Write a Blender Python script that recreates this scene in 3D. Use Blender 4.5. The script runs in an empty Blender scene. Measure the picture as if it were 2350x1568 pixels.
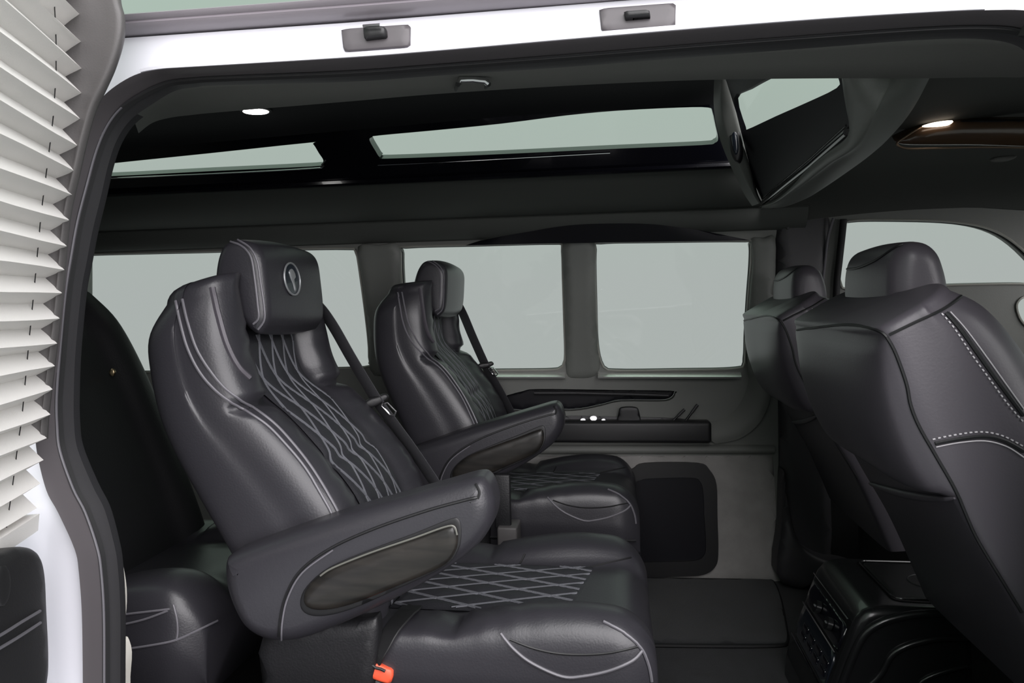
import bpy, bmesh, math, random
import numpy as np
from mathutils import Vector as V, Matrix
from mathutils.geometry import delaunay_2d_cdt
from mathutils.bvhtree import BVHTree
random.seed(7)
S = bpy.context.scene
COL = S.collection
R = math.radians
# ------------------------------------------------------------------ camera
W, H, FPX = 2350, 1568, 1677.0
YAW, PIT, ROL = R(8.0), R(2.87), R(1.2)
EYE = V((0, -1.0, 1.04))
fw = V((-math.sin(YAW)*math.cos(PIT), math.cos(YAW)*math.cos(PIT), -math.sin(PIT)))
r0 = V((math.cos(YAW), math.sin(YAW), 0)); u0 = r0.cross(fw)
rt = r0*math.cos(ROL) - u0*math.sin(ROL); up = u0*math.cos(ROL) + r0*math.sin(ROL)
cd = bpy.data.cameras.new('camera'); cam = bpy.data.objects.new('camera', cd); COL.objects.link(cam)
cd.sensor_width = 36; cd.lens = FPX/W*36; cd.clip_start = .02
m = Matrix((rt, up, -fw)).transposed().to_4x4(); m.translation = EYE; cam.matrix_world = m
S.camera = cam
# ------------------------------------------------------------------ world, sun, exposure
wd = bpy.data.worlds.new('world'); S.world = wd; wd.use_nodes = True
nt = wd.node_tree; bg = nt.nodes['Background']
tc = nt.nodes.new('ShaderNodeTexCoord'); sx = nt.nodes.new('ShaderNodeSeparateXYZ'); rp = nt.nodes.new('ShaderNodeValToRGB')
mr = nt.nodes.new('ShaderNodeMapRange'); mr.inputs['From Min'].default_value = -.35; mr.inputs['From Max'].default_value = .55
nt.links.new(tc.outputs['Generated'], sx.inputs[0]); nt.links.new(sx.outputs['Z'], mr.inputs['Value'])
nt.links.new(mr.outputs[0], rp.inputs[0]); nt.links.new(rp.outputs[0], bg.inputs[0])
rp.color_ramp.elements[0].position = .42; rp.color_ramp.elements[0].color = (.43, .465, .452, 1)
rp.color_ramp.elements[1].position = .95; rp.color_ramp.elements[1].color = (.405, .535, .445, 1)
bg.inputs[1].default_value = 1.0
sd = bpy.data.lights.new('sun', 'SUN'); sun = bpy.data.objects.new('sun', sd); COL.objects.link(sun)
sd.energy = 6.8; sd.angle = R(80); sd.color = (1, .955, .985)
sun.rotation_euler = V((-.45, .70, -.56)).to_track_quat('-Z', 'Y').to_euler()
sun.location = (0, -4, 5)
S.view_settings.view_transform = 'Standard'; S.view_settings.look = 'None'
S.view_settings.exposure = 0.0; S.view_settings.gamma = 1; S.view_settings.use_curve_mapping = False

# ------------------------------------------------------------------ helpers
def ray(px, py):
    return fw + rt*((px-W/2)/FPX) + up*((H/2-py)/FPX)
def at(px, py, Y=None, X=None, Z=None):
    d = ray(px, py)
    if Y is not None: t = (Y-EYE.y)/d.y
    elif X is not None: t = (X-EYE.x)/d.x
    else: t = (Z-EYE.z)/d.z
    return EYE + d*t
def A(Y, *p): return [at(x, y, Y=Y) for x, y in p]
def on_surf(f, p, n=12):
    """pixel -> point on the surface Y = f(z)"""
    q = at(p[0], p[1], Y=f(1.0))
    for _ in range(n): q = at(p[0], p[1], Y=f(q.z))
    return q
def cr(pts, n=6, closed=False):
    pts = [V(p) for p in pts]; N = len(pts); out = []
    for i in range(N if closed else N-1):
        if closed: a, b, c, d = pts[i-1], pts[i], pts[(i+1) % N], pts[(i+2) % N]
        else: a, b, c, d = pts[max(i-1, 0)], pts[i], pts[i+1], pts[min(i+2, N-1)]
        for k in range(n):
            t = k/n
            out.append(.5*((2*b)+(c-a)*t+(2*a-5*b+4*c-d)*t*t+(3*b-a-3*c+d)*t**3))
    if not closed: out.append(pts[-1])
    return out
def resample(pts, n, closed=False):
    P = pts+[pts[0]] if closed else pts
    L = [0]
    for a, b in zip(P, P[1:]): L.append(L[-1]+(b-a).length)
    out = []; j = 0
    m_ = n if closed else n-1
    for i in range(n):
        s = L[-1]*i/m_
        while j < len(L)-2 and L[j+1] < s: j += 1
        t = (s-L[j])/max(L[j+1]-L[j], 1e-9)
        out.append(P[j].lerp(P[j+1], min(max(t, 0), 1)))
    return out
def worg(o):
    v = V((0, 0, 0))
    while o: v = v+o.location; o = o.parent
    return v
def tag(o, label, cat=None, group=None, kind=None):
    o['label'] = label
    if cat: o['category'] = cat
    if group: o['group'] = group
    if kind: o['kind'] = kind
    return o
def thing(name, loc, label, cat, group=None, kind=None):
    o = bpy.data.objects.new(name, None); COL.objects.link(o); o.location = V(loc); o.empty_display_size = .05
    return tag(o, label, cat, group, kind)
def mk(name, verts, faces, mat, parent=None, smooth=True, angle=45, kind=None, label=None):
    verts = [V(v) for v in verts]
    if parent is None:
        lo = [min(v[i] for v in verts) for i in range(3)]; hi = [max(v[i] for v in verts) for i in range(3)]
        og = V(((lo[0]+hi[0])/2, (lo[1]+hi[1])/2, lo[2]))
    else: og = worg(parent)
    me = bpy.data.meshes.new(name); me.from_pydata([tuple(v-og) for v in verts], [], faces)
    bm = bmesh.new(); bm.from_mesh(me); bmesh.ops.recalc_face_normals(bm, faces=bm.faces); bm.to_mesh(me); bm.free()
    if smooth:
        me.polygons.foreach_set('use_smooth', [True]*len(me.polygons)); me.set_sharp_from_angle(angle=R(angle))
    me.materials.append(mat)
    o = bpy.data.objects.new(name, me); COL.objects.link(o)
    if parent is None: o.location = og
    else: o.parent = parent
    if kind: o['kind'] = kind
    if label: o['label'] = label
    return o
def inpoly(x, y, P):
    c = False; j = len(P)-1
    for i in range(len(P)):
        xi, yi = P[i]; xj, yj = P[j]
        if (yi > y) != (yj > y) and x < (xj-xi)*(y-yi)/(yj-yi)+xi: c = not c
        j = i
    return c
def pdist(pts, P):
    """distance of every point to the closed polygon border"""
    pts = np.array(pts); P = np.array(P); Q = np.roll(P, -1, 0); best = np.full(len(pts), 1e9)
    for a, b in zip(P, Q):
        ab = b-a; t = np.clip(((pts-a)@ab)/max(ab@ab, 1e-12), 0, 1)
        best = np.minimum(best, np.linalg.norm(pts-(a+t[:, None]*ab), axis=1))
    return best
def tri2d(outer, holes=(), extra=()):
    vs = []; ed = []
    for L in [outer]+list(holes):
        k = len(vs); vs += [V(p) for p in L]; n = len(L)
        ed += [(k+i, k+(i+1) % n) for i in range(n)]
    vs += [V(p) for p in extra]
    rv, re_, rf, *_ = delaunay_2d_cdt(vs, ed, [], 0, 1e-6)
    fs = []
    for f in rf:
        cx = sum(rv[i][0] for i in f)/len(f); cy = sum(rv[i][1] for i in f)/len(f)
        if inpoly(cx, cy, outer) and not any(inpoly(cx, cy, h) for h in holes): fs.append(list(f))
    return rv, fs, re_
def boundary(fs):
    cnt = {}
    for f in fs:
        for a, b in zip(f, f[1:]+f[:1]): cnt[(a, b)] = cnt.get((a, b), 0)+1
    return [(a, b) for (a, b) in cnt if (b, a) not in cnt]
def holed(name, outer, holes, mapf, off, mat, parent=None, grid=.07, kind=None, label=None, back=True):
    """sheet in 2D with holes, mapped to 3D, made solid by the offset vector"""
    x0 = min(p[0] for p in outer); x1 = max(p[0] for p in outer); y0 = min(p[1] for p in outer); y1 = max(p[1] for p in outer)
    ex = []
    nx = int((x1-x0)/grid); ny = int((y1-y0)/grid)
    for i in range(1, nx):
        for j in range(1, ny):
            p = (x0+(x1-x0)*i/nx, y0+(y1-y0)*j/ny)
            if inpoly(*p, outer) and not any(inpoly(*p, h) for h in holes): ex.append(p)
    if ex:
        d = np.min([pdist(ex, L) for L in [outer]+list(holes)], axis=0)
        ex = [p for p, q in zip(ex, d) if q > grid*.35]
    rv, fs, _ = tri2d(outer, holes, ex)
    P = [mapf(*v) for v in rv]; n = len(P); off = V(off)
    verts = P+[p+off for p in P]; faces = [f for f in fs]
    if back: faces = faces+[[i+n for i in reversed(f)] for f in fs]
    for a, b in boundary(fs): faces.append([b, a, a+n, b+n])
    return mk(name, verts, faces, mat, parent, angle=35, kind=kind, label=label)
def pillow(name, outline, nrm, mat, parent=None, Rr=.02, Hh=.02, T=.02, grid=.015, extra=None, smooth_n=5, kind=None, label=None, ret=False):
    """soft pad: closed outline on a plane, domed by distance from its edge, thickness T behind"""
    pts = cr(outline, smooth_n, True) if smooth_n else [V(p) for p in outline]
    nrm = V(nrm).normalized(); o = sum(pts, V((0, 0, 0)))/len(pts)
    e1 = nrm.orthogonal().normalized()
    if abs(nrm.z) < .95: e1 = V((0, 0, 1)).cross(nrm).normalized()
    e2 = nrm.cross(e1)
    P = [((p-o).dot(e1), (p-o).dot(e2)) for p in pts]
    if sum(a[0]*b[1]-b[0]*a[1] for a, b in zip(P, P[1:]+P[:1])) < 0: P.reverse(); pts.reverse()
    N = len(P); ex = []
    for fr in (.06, .2, .42, .7):
        d = Rr*fr; ring = []
        for i in range(N):
            a = P[i-1]; b = P[(i+1) % N]; t = V((b[0]-a[0], b[1]-a[1])).normalized()
            ring.append((P[i][0]-t[1]*d, P[i][1]+t[0]*d))
        dd = pdist(ring, P)
        ex += [p for p, q in zip(ring, dd) if q > d*.93 and inpoly(*p, P)]
    x0 = min(p[0] for p in P); x1 = max(p[0] for p in P); y0 = min(p[1] for p in P); y1 = max(p[1] for p in P)
    g = []
    for i in range(int((x1-x0)/grid)+1):
        for j in range(int((y1-y0)/grid)+1):
            p = (x0+i*grid+(grid/2 if j % 2 else 0), y0+j*grid)
            if inpoly(*p, P): g.append(p)
    if g:
        dd = pdist(g, P); ex += [p for p, q in zip(g, dd) if q > Rr*.88]
    rv, fs, _ = tri2d(P, [], ex)
    d = pdist([(v[0], v[1]) for v in rv], P)
    verts = []
    for v, q in zip(rv, d):
        k = min(q/Rr, 1); h = Hh*math.sqrt(max(0, 1-(1-k)**2))
        w = o+e1*v[0]+e2*v[1]
        if extra: h += extra(w, q)*min(1, q/Rr*1.5)
        verts.append(w+nrm*h)
    n = len(verts); faces = list(fs)
    bd = boundary(fs); bi = {}
    for a, b in bd:
        for q in (a, b):
            if q not in bi: bi[q] = len(verts); verts.append(o+e1*rv[q][0]+e2*rv[q][1]-nrm*T)
        faces.append([b, a, bi[a], bi[b]])
    nx_ = {a: b for a, b in bd}; st = bd[0][0]; lp = [st]
    while nx_.get(lp[-1], st) != st and len(lp) < 5000: lp.append(nx_[lp[-1]])
    faces.append([bi[q] for q in reversed(lp)])
    return mk(name, verts, faces, mat, parent, angle=60, kind=kind, label=label)
def loft(name, loops, mat, parent=None, cap=True, closed=True, kind=None, label=None, angle=50):
    n = len(loops[0]); verts = [p for L in loops for p in L]; faces = []
    for i in range(len(loops)-1):
        for j in range(n if closed else n-1):
            k = (j+1) % n
            faces.append([i*n+j, i*n+k, (i+1)*n+k, (i+1)*n+j])
    if cap and closed:
        faces.append(list(range(n))[::-1]); faces.append([(len(loops)-1)*n+j for j in range(n)])
    return mk(name, verts, faces, mat, parent, kind=kind, label=label, angle=angle)
def tube(name, pts, r, mat, parent=None, seg=8, closed=False, kind=None, label=None, build=True):
    pts = [V(p) for p in pts]; loops = []; N = len(pts); pv = None
    rr = r if callable(r) else (lambda t: r)
    for i in range(N):
        a = pts[i-1] if (i or closed) else pts[0]; b = pts[(i+1) % N] if (i < N-1 or closed) else pts[-1]
        t = (b-a).normalized()
        if pv is None: pv = t.orthogonal().normalized()
        pv = (pv-t*pv.dot(t)).normalized(); q = t.cross(pv); ra = rr(i/max(N-1, 1))
        loops.append([pts[i]+pv*(ra*math.cos(2*math.pi*k/seg))+q*(ra*math.sin(2*math.pi*k/seg)) for k in range(seg)])
    if closed: loops.append(loops[0])
    if not build: return loops
    return loft(name, loops, mat, parent, cap=not closed, kind=kind, label=label)
def tubes(name, lines, r, mat, parent, seg=5):
    lines = [l for l in lines if len(l) > 2]
    if len(lines) <= 12:
        for l in lines: o = tube(name, l, r, mat, parent, seg=max(seg, 6))
        return o if lines else None
    vs = []; fs = []
    for pts in lines:
        L = tube('', pts, r, None, seg=seg, build=False); k = len(vs)
        vs += [p for l in L for p in l]
        for i in range(len(L)-1):
            for j in range(seg):
                q = (j+1) % seg; fs.append([k+i*seg+j, k+i*seg+q, k+(i+1)*seg+q, k+(i+1)*seg+j])
    return mk(name, vs, fs, mat, parent, kind='stuff')
def ribbon(name, pts, wdir, w, t, mat, parent=None, label=None):
    """strap of width w and thickness t"""
    pts = [V(p) for p in pts]; loops = []
    for i, p in enumerate(pts):
        tg = (pts[min(i+1, len(pts)-1)]-pts[max(i-1, 0)]).normalized()
        wv = wdir[i] if isinstance(wdir, list) else V(wdir)
        wv = (wv-tg*wv.dot(tg)).normalized(); n_ = tg.cross(wv)
        loops.append([p+wv*(w*a/2)+n_*(t*b/2) for a, b in ((-1, -.4), (-.94, -1), (.94, -1), (1, -.4), (1, .4), (.94, 1), (-.94, 1), (-1, .4))])
    return loft(name, loops, mat, parent, label=label, angle=30)
def box(name, lo, hi, mat, parent=None, r=.008, kind=None, label=None, seg=3, mp=None):
    bm = bmesh.new(); bmesh.ops.create_cube(bm, size=1)
    lo = V(lo); hi = V(hi); c = (lo+hi)/2; s = hi-lo
    for v in bm.verts: v.co = V((v.co.x*s.x, v.co.y*s.y, v.co.z*s.z))+c
    if r: bmesh.ops.bevel(bm, geom=bm.edges[:], offset=min(r, min(s)*.49), segments=seg, profile=.5, affect='EDGES')
    vs = [v.co.copy() for v in bm.verts]; bm.verts.index_update(); fs = [[v.index for v in f.verts] for f in bm.faces]; bm.free()
    if mp: vs = [mp(v) for v in vs]
    return mk(name, vs, fs, mat, parent, angle=30, kind=kind, label=label)
def bvh(o):
    og = worg(o); me = o.data
    return BVHTree.FromPolygons([v.co+og for v in me.vertices], [list(p.vertices) for p in me.polygons])
def onto(o, pix, off=.002, n=5, closed=False):
    """points of the photograph laid on a built surface"""
    T = o if isinstance(o, BVHTree) else bvh(o); out = []
    pp = cr([V((x, y, 0)) for x, y in pix], n, closed) if n else [V((x, y, 0)) for x, y in pix]
    for p in pp:
        d = ray(p.x, p.y); h = T.ray_cast(EYE, d)
        if h[0] is not None:
            nn = h[1] if h[1].dot(d) < 0 else -h[1]
            out.append(h[0]+nn*off)
    return out
def dup(root, off, label=None, cat=None, skip=()):
    r = root.copy(); COL.objects.link(r); r.location = root.location+V(off)
    if label: r['label'] = label
    for ch in list(root.children):
        if ch.name.split('.')[0] in skip: continue
        c = ch.copy(); COL.objects.link(c); c.parent = r
        for g in list(ch.children):
            if g.name.split('.')[0] in skip: continue
            d = g.copy(); COL.objects.link(d); d.parent = c
    return r
# ------------------------------------------------------------------ materials
def mat(name, col, rough=.5, metal=0, bump=0, bscale=200, coat=0, spec=.5, var=0, vscale=8, sheen=0, trans=0, emit=None):
    m_ = bpy.data.materials.new(name); m_.use_nodes = True; n_ = m_.node_tree; b = n_.nodes['Principled BSDF']
    b.inputs['Base Color'].default_value = (*col, 1); b.inputs['Roughness'].default_value = rough
    b.inputs['Metallic'].default_value = metal; b.inputs['Coat Weight'].default_value = coat
    b.inputs['Specular IOR Level'].default_value = spec; b.inputs['Sheen Weight'].default_value = sheen
    tcn = n_.nodes.new('ShaderNodeTexCoord')
    if bump:
        nz = n_.nodes.new('ShaderNodeTexNoise'); nz.inputs['Scale'].default_value = bscale; nz.inputs['Detail'].default_value = 3
        bp = n_.nodes.new('ShaderNodeBump'); bp.inputs['Strength'].default_value = bump; bp.inputs['Distance'].default_value = .002
        n_.links.new(tcn.outputs['Object'], nz.inputs['Vector']); n_.links.new(nz.outputs['Fac'], bp.inputs['Height']); n_.links.new(bp.outputs[0], b.inputs['Normal'])
    if var:
        nz = n_.nodes.new('ShaderNodeTexNoise'); nz.inputs['Scale'].default_value = vscale; nz.inputs['Detail'].default_value = 4
        rm = n_.nodes.new('ShaderNodeValToRGB')
        rm.color_ramp.elements[0].color = (*[c*(1-var) for c in col], 1); rm.color_ramp.elements[1].color = (*[c*(1+var) for c in col], 1)
        rm.color_ramp.elements[0].position = .3; rm.color_ramp.elements[1].position = .7
        n_.links.new(tcn.outputs['Object'], nz.inputs['Vector']); n_.links.new(nz.outputs['Fac'], rm.inputs[0]); n_.links.new(rm.outputs[0], b.inputs['Base Color'])
    if emit: b.inputs['Emission Color'].default_value = (*emit[:3], 1); b.inputs['Emission Strength'].default_value = emit[3]
    return m_
def glass_mat(name, tint):
    m_ = bpy.data.materials.new(name); m_.use_nodes = True; n_ = m_.node_tree; n_.nodes.clear()
    out = n_.nodes.new('ShaderNodeOutputMaterial'); tr = n_.nodes.new('ShaderNodeBsdfTransparent'); gl = n_.nodes.new('ShaderNodeBsdfGlossy')
    mx = n_.nodes.new('ShaderNodeMixShader'); lw = n_.nodes.new('ShaderNodeLayerWeight'); lw.inputs[0].default_value = .5
    fr = n_.nodes.new('ShaderNodeMapRange'); fr.inputs['From Min'].default_value = .6; fr.inputs['From Max'].default_value = 1.0; fr.inputs['To Min'].default_value = .015; fr.inputs['To Max'].default_value = .10
    n_.links.new(lw.outputs['Facing'], fr.inputs['Value'])
    tr.inputs[0].default_value = (*tint, 1); gl.inputs['Roughness'].default_value = .02
    n_.links.new(fr.outputs[0], mx.inputs[0]); n_.links.new(tr.outputs[0], mx.inputs[1]); n_.links.new(gl.outputs[0], mx.inputs[2]); n_.links.new(mx.outputs[0], out.inputs[0])
    return m_
M = dict(
    leather=mat('black_leather', (.026, .025, .030), .37, bump=.14, bscale=260, spec=.62),
    leather2=mat('charcoal_leather', (.072, .065, .077), .40, bump=.1, bscale=260, spec=.5),
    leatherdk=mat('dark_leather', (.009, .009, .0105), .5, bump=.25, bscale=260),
    quilt=mat('quilted_leather', (.020, .020, .024), .5, bump=.3, bscale=300),
    thread=mat('grey_thread', (.13, .133, .15), .6),
    thread2=mat('white_thread', (.55, .52, .55), .6),
    piping=mat('grey_piping', (.13, .125, .14), .4),
    pipedk=mat('black_piping', (.008, .008, .009), .5),
    pipewh=mat('pale_piping', (.60, .58, .60), .4),
    wood=None,
    chrome=mat('chrome', (.75, .75, .76), .12, metal=1),
    steel=mat('satin_steel', (.45, .45, .46), .3, metal=1),
    white=mat('white_paint', (.76, .755, .81), .22, coat=.6),
    gutter=mat('grey_gutter_paint', (.26, .235, .26), .3, coat=.2),
    rubber=mat('grey_rubber', (.095, .086, .092), .42),
    rubberdk=mat('black_rubber', (.010, .010, .011), .6),
    trimdk=mat('dark_trim', (.040, .039, .042), .5, bump=.15, bscale=500),
    header=mat('grey_headlining', (.17, .17, .16), .85, bump=.3, bscale=600),
    headdk=mat('black_headlining', (.016, .016, .019), .8, bump=.3, bscale=600),
    cove=mat('charcoal_cove', (.075, .08, .074), .7, bump=.2, bscale=500),
    cabhead=mat('cab_headlining', (.06, .063, .058), .85, bump=.3, bscale=600),
    panelblk=mat('black_roof_panel', (.007, .007, .010), .5, spec=.25),
    gloss=mat('gloss_black', (.006, .006, .010), .18, coat=.4),
    wall=mat('grey_side_panel', (.175, .18, .168), .6, bump=.2, bscale=500),
    wallup=mat('grey_pillar_trim', (.17, .178, .165), .5, bump=.15, bscale=500),
    fabricwall=mat('felt_panel', (.30, .29, .28), .9, bump=.4, bscale=300, var=.12, vscale=14),
    paletrim=mat('pale_window_trim', (.30, .30, .27), .35),
    plastic=mat('black_plastic', (.014, .014, .015), .45, bump=.1, bscale=400),
    satin=mat('satin_black_plastic', (.014, .0145, .0155), .27, coat=.25),
    carpet=mat('charcoal_carpet', (.010, .011, .0135), .95, bump=1.0, bscale=700, var=.35, vscale=22, sheen=.1),
    matcarpet=mat('mat_carpet', (.0115, .0125, .015), .95, bump=1.0, bscale=900, var=.3, vscale=10, sheen=.15),
    belt=mat('belt_webbing', (.040, .040, .044), .55, bump=.5, bscale=500),
    red=mat('red_buckle', (.78, .10, .045), .4),
    shade=mat('white_shade_cloth', (.95, .925, .905), .85, bump=.25, bscale=700),
    cream=mat('cream_plastic', (.68, .66, .60), .5),
    doortrim=mat('grey_door_trim', (.085, .080, .080), .5, bump=.15, bscale=400),
    glass=glass_mat('window_glass', (.985, .99, .985)),
    amber=mat('amber_lens', (.10, .060, .036), .25, coat=.5),
    lamp=mat('lamp_glow', (.9, .9, .9), .3, emit=(1, .98, .95, 6)),
    lampw=mat('warm_lamp_glow', (.9, .8, .7), .3, emit=(1, .82, .66, 3)),
    buttons=mat('dark_blue_button', (.012, .016, .024), .25, coat=.4),
    silver=mat('silver_print', (.30, .31, .32), .4, metal=.5),
)
def wood_mat():
    m_ = mat('dark_wood_veneer', (.035, .032, .028), .36, coat=.15); n_ = m_.node_tree; b = n_.nodes['Principled BSDF']
    tcn = n_.nodes.new('ShaderNodeTexCoord'); mp = n_.nodes.new('ShaderNodeMapping'); mp.inputs['Scale'].default_value = (4, 10, 34); mp.inputs['Rotation'].default_value = (0, R(-20), 0)
    nz = n_.nodes.new('ShaderNodeTexNoise'); nz.inputs['Scale'].default_value = 2; nz.inputs['Detail'].default_value = 6
    rm = n_.nodes.new('ShaderNodeValToRGB'); rm.color_ramp.elements[0].color = (.007, .0065, .006, 1); rm.color_ramp.elements[1].color = (.024, .021, .018, 1)
    rm.color_ramp.elements[0].position = .3; rm.color_ramp.elements[1].position = .75
    n_.links.new(tcn.outputs['Object'], mp.inputs[0]); n_.links.new(mp.outputs[0], nz.inputs['Vector']); n_.links.new(nz.outputs['Fac'], rm.inputs[0]); n_.links.new(rm.outputs[0], b.inputs['Base Color'])
    return m_
M['wood'] = wood_mat()
def shade_mat():
    m_ = M['shade']; n_ = m_.node_tree; b = n_.nodes['Principled BSDF']; out = n_.nodes['Material Output']
    tl = n_.nodes.new('ShaderNodeBsdfTranslucent'); tl.inputs[0].default_value = (.82, .80, .78, 1)
    mx = n_.nodes.new('ShaderNodeMixShader'); mx.inputs[0].default_value = .2
    n_.links.new(b.outputs[0], mx.inputs[1]); n_.links.new(tl.outputs[0], mx.inputs[2]); n_.links.new(mx.outputs[0], out.inputs[0])
shade_mat()

# ================================================================== SETTING
# ---- floor
box('floor', (-2.35, .02, -.06), (1.75, 1.80, 0), M['carpet'], r=0, kind='structure', label='charcoal carpeted van floor')
# ---- far wall (driver side) with its windows
def wallY(z):
    if z < .80: return 1.76
    if z < 1.29: return 1.76-.08*((z-.80)/.49)**1.3
    return 1.68-.30*(z-1.29)
def wmap(x, z): return V((x, wallY(z), z))
def wpt(p): q = on_surf(wallY, p); return (q.x, q.z)
def w2(pix, n=4, ):
    P = [V((*wpt(p), 0)) for p in pix]
    return [(p.x, p.y) for p in (cr(P, n, True) if n else P)]
WIN = [
    [(192, 589), (200, 584), (480, 577), (700, 571), (806, 571), (818, 579), (828, 640), (840, 730), (847, 800), (845, 834), (832, 844), (600, 849), (200, 856), (190, 848)],
    [(920, 580), (930, 567), (1100, 562), (1276, 558), (1289, 567), (1292, 640), (1295, 740), (1297, 815), (1292, 838), (1274, 848), (1150, 850), (960, 851), (938, 842), (930, 780), (924, 680)],
    [(1366, 572), (1378, 557), (1500, 554), (1706, 552), (1722, 558), (1723, 600), (1717, 680), (1712, 760), (1709, 826), (1694, 845), (1560, 849), (1410, 850), (1384, 840), (1371, 790), (1367, 680)],
    [(1932, 660), (1937, 530), (1950, 507), (2080, 505), (2190, 510), (2270, 526), (2330, 560), (2390, 620), (2420, 660), (2350, 652), (2200, 654), (2060, 660)],
    [(2332, 706), (2337, 690), (2352, 681), (2380, 684), (2392, 710), (2384, 742), (2362, 752), (2342, 735)],
]
holes = [w2(w) for w in WIN]
POCK = [(1152, 914), (1200, 898), (1236, 893), (1400, 895), (1540, 897), (1550, 904), (1541, 917), (1515, 922), (1425, 922), (1380, 932), (1330, 942), (1280, 944), (1160, 943)]
pock = w2(POCK, 3)
outer = [(-2.33, 0), (-1.6, 0), (-.8, 0), (0, 0), (.8, 0), (1.75, 0), (1.75, .7), (1.75, 1.365), (.8, 1.365), (0, 1.365), (-.8, 1.365), (-1.6, 1.365), (-2.33, 1.365), (-2.33, .7)]
wf = holed('wall_far', outer, holes+[pock], wmap, (0, .05, 0), M['wall'], grid=.06, kind='structure', label='dark grey driver-side inner wall with large windows')
names = ['rear side window beyond the reclined chair', 'middle side window behind the second captain chair', 'forward side window above the storage bin', 'driver door window behind the front headrest', 'small oval pane at the right edge']
for i, h in enumerate(holes):
    w = thing('window_%d' % (i+1), wmap(*h[0]), names[i], None, kind='structure')
    c = [wmap(*p) for p in h]
    tube('window_seal', [p+V((0, .012, 0)) for p in resample(c, 90, True)], .006, M['rubberdk'], w, closed=True, seg=6)
    tube('window_trim', [p+V((0, -.003, 0)) for p in resample(c, 90, True)], .0042, M['paletrim'], w, closed=True, seg=6)
    rv, fs, _ = tri2d(h)
    g = [wmap(*v)+V((0, .035, 0)) for v in rv]; n = len(g)
    mk('pane', g+[p+V((0, .004, 0)) for p in g], fs+[[k+n for k in reversed(f)] for f in fs]+[[b, a, a+n, b+n] for a, b in boundary(fs)], M['glass'], w, smooth=False)
# ledges under the two forward windows, coloured pale for the light they catch
for i, (a, b) in ((1, (1125, 1296)), (2, (1372, 1702))):
    w = [o for o in COL.objects if o.name == 'window_%d' % (i+1)][0]
    L = []
    for k in range(25):
        x = a+(b-a)*k/24
        p0 = on_surf(wallY, (x, 852)); p1 = at(x, 865, Y=1.70)
        L.append([p0+V((0, .03, .002)), p1, p1+V((0, .003, -.006)), p1+V((0, .06, -.012)), p0+V((0, .03, -.012))])
    loft('window_sill', L, mat('lit_sill', (.92, .92, .90), .22, metal=.7), w, angle=25)
# dark inside of the door pull pocket
pk = [wmap(*p)+V((0, .052, 0)) for p in pock]
pillow('pull_pocket_lining', pk, (0, -1, 0), M['panelblk'], wf, Rr=.01, Hh=.006, T=.004, smooth_n=0)
tube('pull_pocket_lip', [wmap(*wpt(p))+V((0, .012, 0)) for p in [(1225, 903), (1320, 903), (1450, 906), (1535, 909)]], .006, M['trimdk'], wf)
# pillar trims, convex
for pl in ([(822, 566), (870, 562), (917, 563), (922, 640), (928, 740), (934, 845), (925, 862), (885, 866), (850, 858), (849, 800), (842, 720), (832, 640)],
           [(1292, 553), (1330, 551), (1364, 550), (1367, 640), (1369, 740), (1377, 845), (1360, 868), (1330, 872), (1302, 866), (1298, 830), (1297, 740), (1294, 640)],
           [(1724, 548), (1752, 546), (1778, 546), (1778, 640), (1777, 760), (1776, 900), (1755, 915), (1722, 890), (1714, 845), (1714, 760), (1720, 660), (1725, 600)]):
    pp = [on_surf(wallY, p) for p in pl]
    nr = (pp[4]-pp[0]).cross(pp[2]-pp[0]); nr = nr if nr.y < 0 else -nr
    pillow('pillar_trim', [p+V((0, -.001, 0)) for p in pp], (0, -.98, -.17), M['wallup'], wf, Rr=.03, Hh=.016, T=.02, grid=.012, smooth_n=3)
# header rail over the side windows with a dark plate for the arched shadow of its blind pocket
L = []
for k in range(61):
    x = -2.33+(.66+2.33)*k/60
    L.append([V((x, wallY(z)-o_, z)) for z, o_ in ((1.365, -.02), (1.365, .028), (1.352, .040), (1.335, .042), (1.31, .036), (1.291, .024), (1.283, .008), (1.283, -.02))])
hr = loft('header_rail', L, M['cove'], wf, angle=30)
ap = onto(hr, [(1072, 556), (1130, 545), (1210, 531), (1310, 516), (1410, 512), (1500, 514), (1600, 526), (1720, 546)], .004, 5)
al = [on_surf(wallY, p)+V((0, -.034, 0)) for p in [(1720, 554), (1500, 557), (1280, 560), (1072, 565)]]
al = cr(al, 10)
ap = resample(ap, 40); al = resample(al[::-1], 40)
loft('blind_pocket_shadow', [[p, p.lerp(q, .5), q, q+V((0, .006, 0)), p+V((0, .006, 0))] for p, q in zip(ap, al)], M['panelblk'], wf, angle=30)
for px, py in ((1808, 522),):
    p = onto(hr, [(px, py)], .002, 0)
    if p: pillow('screw_cap', [p[0]+V((.006*math.cos(a), 0, .006*math.sin(a))) for a in np.linspace(0, 2*math.pi, 10, endpoint=False)], (0, -1, 0), M['trimdk'], wf, Rr=.004, Hh=.002, T=.002, smooth_n=1)
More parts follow.
